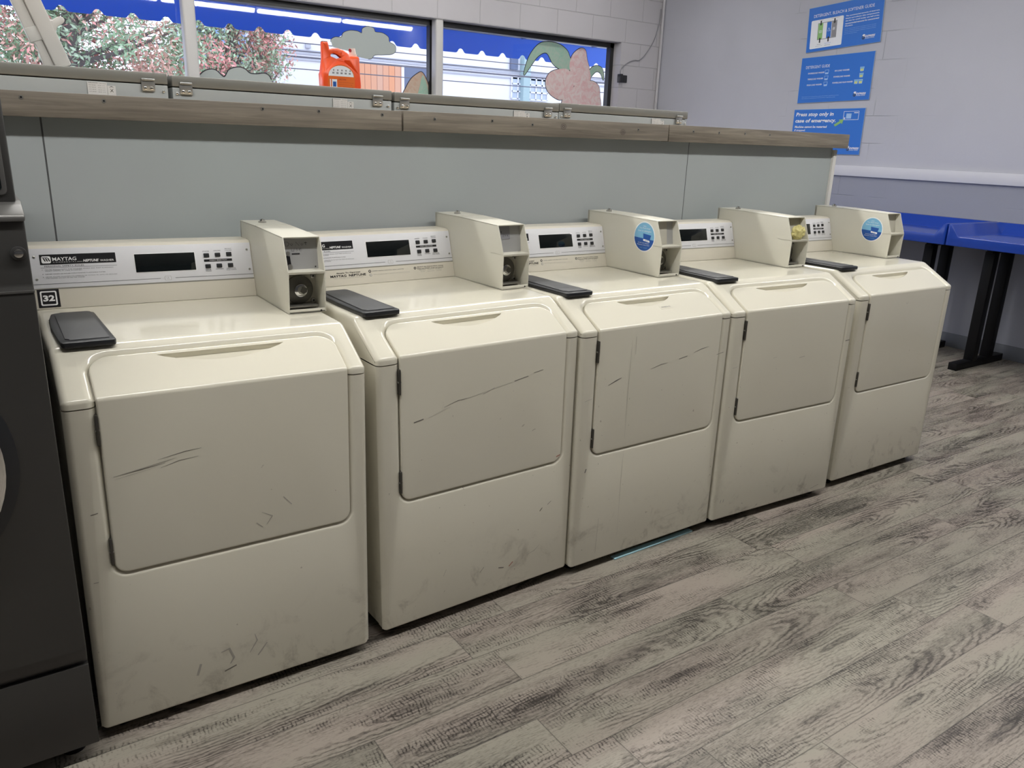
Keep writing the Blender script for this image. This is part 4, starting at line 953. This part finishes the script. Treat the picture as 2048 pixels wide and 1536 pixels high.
C1 = lambda a, b_: px(a * 700 / 2048, b_ * 700 / 2048)
t = thing('window_painting', 'grey cloud painted low on the window pane beside the autumn tree', 'painting', (0, 0, 0), group='paintings on the window glass')
paintpart('cloud', [C1(*q) for q in ((1165, 460), (1180, 430), (1215, 410), (1260, 412), (1310, 452), (1340, 410), (1390, 395), (1430, 405), (1460, 430), (1500, 435), (1550, 432), (1580, 460), (1582, 520), (1400, 560), (1180, 540))], 'paint_grey', t, ew=.010, erange=(0, .75))
C2 = lambda a, b_: px(600 + a * 700 / 2048, b_ * 700 / 2048)
t = thing('window_painting', 'pale tulip bud painted beside the window post', 'painting', (0, 0, 0), group='paintings on the window glass')
paintpart('petal', [C2(*q) for q in ((605, 560), (620, 510), (650, 460), (690, 428), (712, 424), (735, 460), (750, 510), (752, 570), (680, 600))], 'paint_tan', t, ew=.008)
paintpart('leaf', [C2(*q) for q in ((690, 560), (700, 500), (715, 440), (735, 480), (745, 520), (748, 570))], 'paint_green', t, h=.001, edge=None)
t = thing('window_painting', 'large pink flower with green leaves painted on the right window pane', 'painting', (0, 0, 0), group='paintings on the window glass')
paintpart('leaf', [C2(*q) for q in ((1308, 440), (1320, 380), (1350, 310), (1400, 255), (1460, 245), (1520, 262), (1560, 295), (1575, 330), (1590, 380), (1560, 420), (1510, 400), (1475, 370), (1440, 310), (1390, 330), (1345, 390))], 'paint_green', t, ew=.008)
paintpart('leaf', [C2(*q) for q in ((1690, 420), (1705, 395), (1735, 385), (1765, 400), (1775, 440), (1772, 470), (1755, 430), (1730, 420), (1700, 450), (1690, 465))], 'paint_green', t, ew=.007)
paintpart('petal', [C2(*q) for q in ((1575, 400), (1580, 350), (1600, 310), (1640, 282), (1668, 295), (1678, 350), (1690, 400), (1695, 470), (1640, 520), (1600, 500))], 'paint_pink', t, h=.0012, ew=.007)
paintpart('petal', [C2(*q) for q in ((1600, 500), (1560, 560), (1520, 585), (1470, 560), (1440, 520), (1435, 470), (1460, 425), (1510, 405), (1560, 405), (1590, 440))], 'paint_pink', t, h=.0014, ew=.007)
paintpart('petal', [C2(*q) for q in ((1610, 500), (1660, 480), (1710, 475), (1745, 505), (1752, 560), (1750, 640), (1650, 680), (1545, 640), (1530, 590), (1570, 540))], 'paint_pink', t, h=.0016, ew=.007)

# ------------------------------------------------------------------ outside: awning
b = MB(); ya = 6.0; AX0, AX1 = -4.0, 7.6; bot = 2.268; nt = .044; sp = .265
pts = []; x = AX0
x_n = .997 - .265 * 19
edge = []
while x_n < AX1 - .2:
    if x_n > AX0 + .1:
        for dx, dz in ((-.062, 0), (-.045, .006), (-.026, .032), (-.010, .043), (.010, .043), (.026, .032), (.045, .006), (.062, 0)): edge.append((x_n + dx, bot + dz))
    x_n += sp
edge = [(AX0, bot)] + edge + [(AX1, bot)]
top = 2.50
b.prism(edge + [(AX1, top), (AX0, top)], 1, ya - .0015, ya + .0015, 'awning_blue')
aw = tag(b.build('awning'), 'bright blue awning with a scalloped valance outside the window', 'awning')
b = MB(); b.prism([(4.88, 3.02), (ya + .002, top), (ya + .002, top - .003), (4.88, 3.015)], 0, AX0, AX1, 'awning_blue'); b.build('canopy', aw)
b = MB()
for k in range(12):
    xx = AX0 + .2 + k * 1.0; b.tube([(xx, 4.88, 2.52), (xx, ya - .03, top - .02)], .012, 'frame_alu')
b.tube([(AX0, ya - .02, top - .01), (AX1, ya - .02, top - .01)], .014, 'frame_alu'); b.build('awning_frame', aw)
# ground outside
struct(MB().box(-30, 60, YB + .2, 60, -.2, -.05, 'asphalt').build('ground_outside'))
# autumn tree
def autumn_tree(label, cx, cy, rx, rz, cz, n, seed, mats, leaf=.075):
    t = thing('autumn_tree', label, 'tree', (cx, cy, -.05)); R = random.Random(seed)
    b = MB(); b.tube([(0, 0, 0), (.05, 0, 1.2), (-.05, .05, 2.4), (.1, 0, 3.6), (.1, .1, 5.4)], [.24, .19, .16, .11, .05], 'bark', 10)
    for k in range(22):
        a = R.uniform(0, 6.28); z0 = R.uniform(1.2, 4.0); l = R.uniform(1.2, rx * 1.0)
        b.tube([(0, 0, z0), (math.cos(a) * l * .4, math.sin(a) * l * .3, z0 + R.uniform(.1, .7)), (math.cos(a) * l, math.sin(a) * l * .7, z0 + R.uniform(.2, 1.5))], [.06, .038, .012], 'bark', 6)
    b.build('trunk', t)
    b = MB(); bm = b.bm; cl = []
    for k in range(120):
        while True:
            p = Vector((R.uniform(-1, 1), R.uniform(-1, 1), R.uniform(-1, 1)))
            if p.length < 1: break
        cl.append((Vector((p.x * rx, p.y * rx * .55, cz + p.z * rz)), R.uniform(.3, .75), R.choice(mats)))
    for k in range(n):
        c0, r0, m = R.choice(cl)
        d = Vector((R.gauss(0, 1), R.gauss(0, 1), R.gauss(0, 1))); p = c0 + d.normalized() * r0 * R.random() ** .4
        if R.random() < .2: m = R.choice(mats)
        u = Vector((R.gauss(0, 1), R.gauss(0, 1), R.gauss(0, 1))).normalized(); v = u.cross(Vector((R.gauss(0, 1), R.gauss(0, 1), R.gauss(0, 1)))).normalized(); s = leaf * R.uniform(.4, .9)
        f = bm.faces.new([bm.verts.new(q) for q in (p - u * s, p - v * s * .38, p + u * s, p + v * s * .38)]); f.material_index = b.mi(m)
    me = bpy.data.meshes.new('foliage'); bm.to_mesh(me); bm.free()
    for m in b.mats: me.materials.append(MT[m])
    o = bpy.data.objects.new('foliage', me); COL.objects.link(o); o.parent = t
AUT = ['leaf_green', 'leaf_pale', 'leaf_green', 'leaf_red', 'leaf_rust', 'leaf_pale', 'leaf_red']
autumn_tree('autumn tree with green and red leaves filling the left window pane', 1.7, 14.5, 2.6, 2.6, 3.6, 42000, 3, AUT)
autumn_tree('smaller reddening tree between the left window post and the pale building', 5.0, 16.8, 1.1, 2.2, 3.4, 17000, 12, AUT + ['leaf_pale', 'leaf_green', 'leaf_rust'])
autumn_tree('rusty tree at the right end of the window behind the pink flower', 20.3, 20.5, .9, 1.4, 3.2, 2600, 21, ['leaf_rust', 'leaf_green', 'bark'])
# pale building with details
t = thing('commercial_building', 'pale white commercial building across the street seen through the window', 'building', (18, 26, -.05))
F = Frame((0, -.02, 0), (1, 0, 0), (0, 0, 1))
def bpx(x, y, Y=25.98):
    f = 1575.4128; M = cam.rotation_euler.to_matrix(); d = M @ Vector(((x - 1024) / f, -(y - 768) / f, -1)); t_ = (Y - cam.location.y) / d.y; q = cam.location + d * t_; return (q.x - 18, q.z + .05)
xb0, _ = bpx(470, 100); xb1, _ = bpx(489, 100)
MB().box(xb1, 16, 0, 8, 0, 9, 'building_white').build('wall', t)
MB().box(xb0, xb1, -.2, 8, 0, 9, 'building_blue').build('blue_corner', t)
x0, z1 = bpx(1023, 152); x1, z0 = bpx(1093, 202)
MB().fr(F, x0, z0, x1, z1, 'window_pane_pale', 0, .02).build('window', t)
q = MB()
for k in range(7): xx = x0 + (x1 - x0) * k / 6; q.fr(F, xx - .03, z0, xx + .03, z1, 'building_white', 0, .06)
for k in range(4): zz = z0 + (z1 - z0) * k / 3; q.fr(F, x0, zz - .03, x1, zz + .03, 'building_white', 0, .06)
q.build('window_grille', t)
x0, z1 = bpx(808, 133); x1, z0 = bpx(856, 190); MB().fr(F, x0, z0, x1, z1, 'window_dark', 0, .03).fr(F, x0 - .12, z0, x0 - .03, z1, 'building_white', 0, .08).build('doorway', t)
x0, z1 = bpx(1020, 112); x1, z0 = bpx(1033, 140); MB().fr(F, x0, z0, x1, z1, 'window_dark', 0, .1).build('vent', t)
x0, z1 = bpx(610, 87); x1, z0 = bpx(620, 97); MB().fr(F, x0, z0, x1, z1, 'building_shade', 0, .1).build('vent', t)
x0, z1 = bpx(503, 76); x1, z0 = bpx(518, 86); MB().fr(F, x0, z0, x1, z1, 'building_shade', 0, .1).build('vent', t)
x0, _ = bpx(1040, 150); MB().box(x0, x0 + .32, -.3, 0, 0, 9, 'downspout_teal').build('downspout', t)
q = MB()
for px_, a, c_ in ((535, 100, 99), (720, 129, 129), (890, 128, 128)):
    _, zz = bpx(px_, a); q.box(xb1, 16, -.04, 0, zz - .03, zz + .03, 'building_shade')
q.build('ledge_lines', t)
def fy(x, y, Y): 
    r = bpx(x, y, Y); return r[0] + 18, r[1] - .05
fx0, fz = fy(722, 126, 22); fx1, _ = fy(803, 126, 22)
tag(MB().box(fx0 - .25, fx1, 22, 22.1, -.05, fz, 'fence_orange').build('board_fence'), 'orange vertical board fence outside, seen right of the orange jug', 'fence')
# poles and wires
def pole(x, Y, label):
    t = thing('utility_pole', label, 'pole', (x, Y, -.05), group='utility poles across the street'); MB().cyl((0, 0, 0), (0, 0, 9), .15, 'pole_wood', 12, .12).build('mast', t)
    MB().box(-.9, .9, -.06, .06, 7.6, 7.75, 'pole_wood').build('crossarm', t)
a, _ = fy(532, 100, 18); pole(a, 18, 'brown wooden utility pole outside, left of the orange jug')
for k, (py) in enumerate((82, 98, 111, 60, 90)):
    _, z = fy(600, py, 16.5) if k < 3 else fy(70, py, 16.5)
    P = [(xx, 18.6 + .05 * k, z * 1.09 - .12 + .00035 * (xx - 7) ** 2) for xx in range(-14, 40, 3)]
    tag(MB().tube(P, .013, 'wire_black', 5).build('power_line'), 'thin dark overhead wire strung across the street outside the window', 'wire', 'overhead wires outside the window')
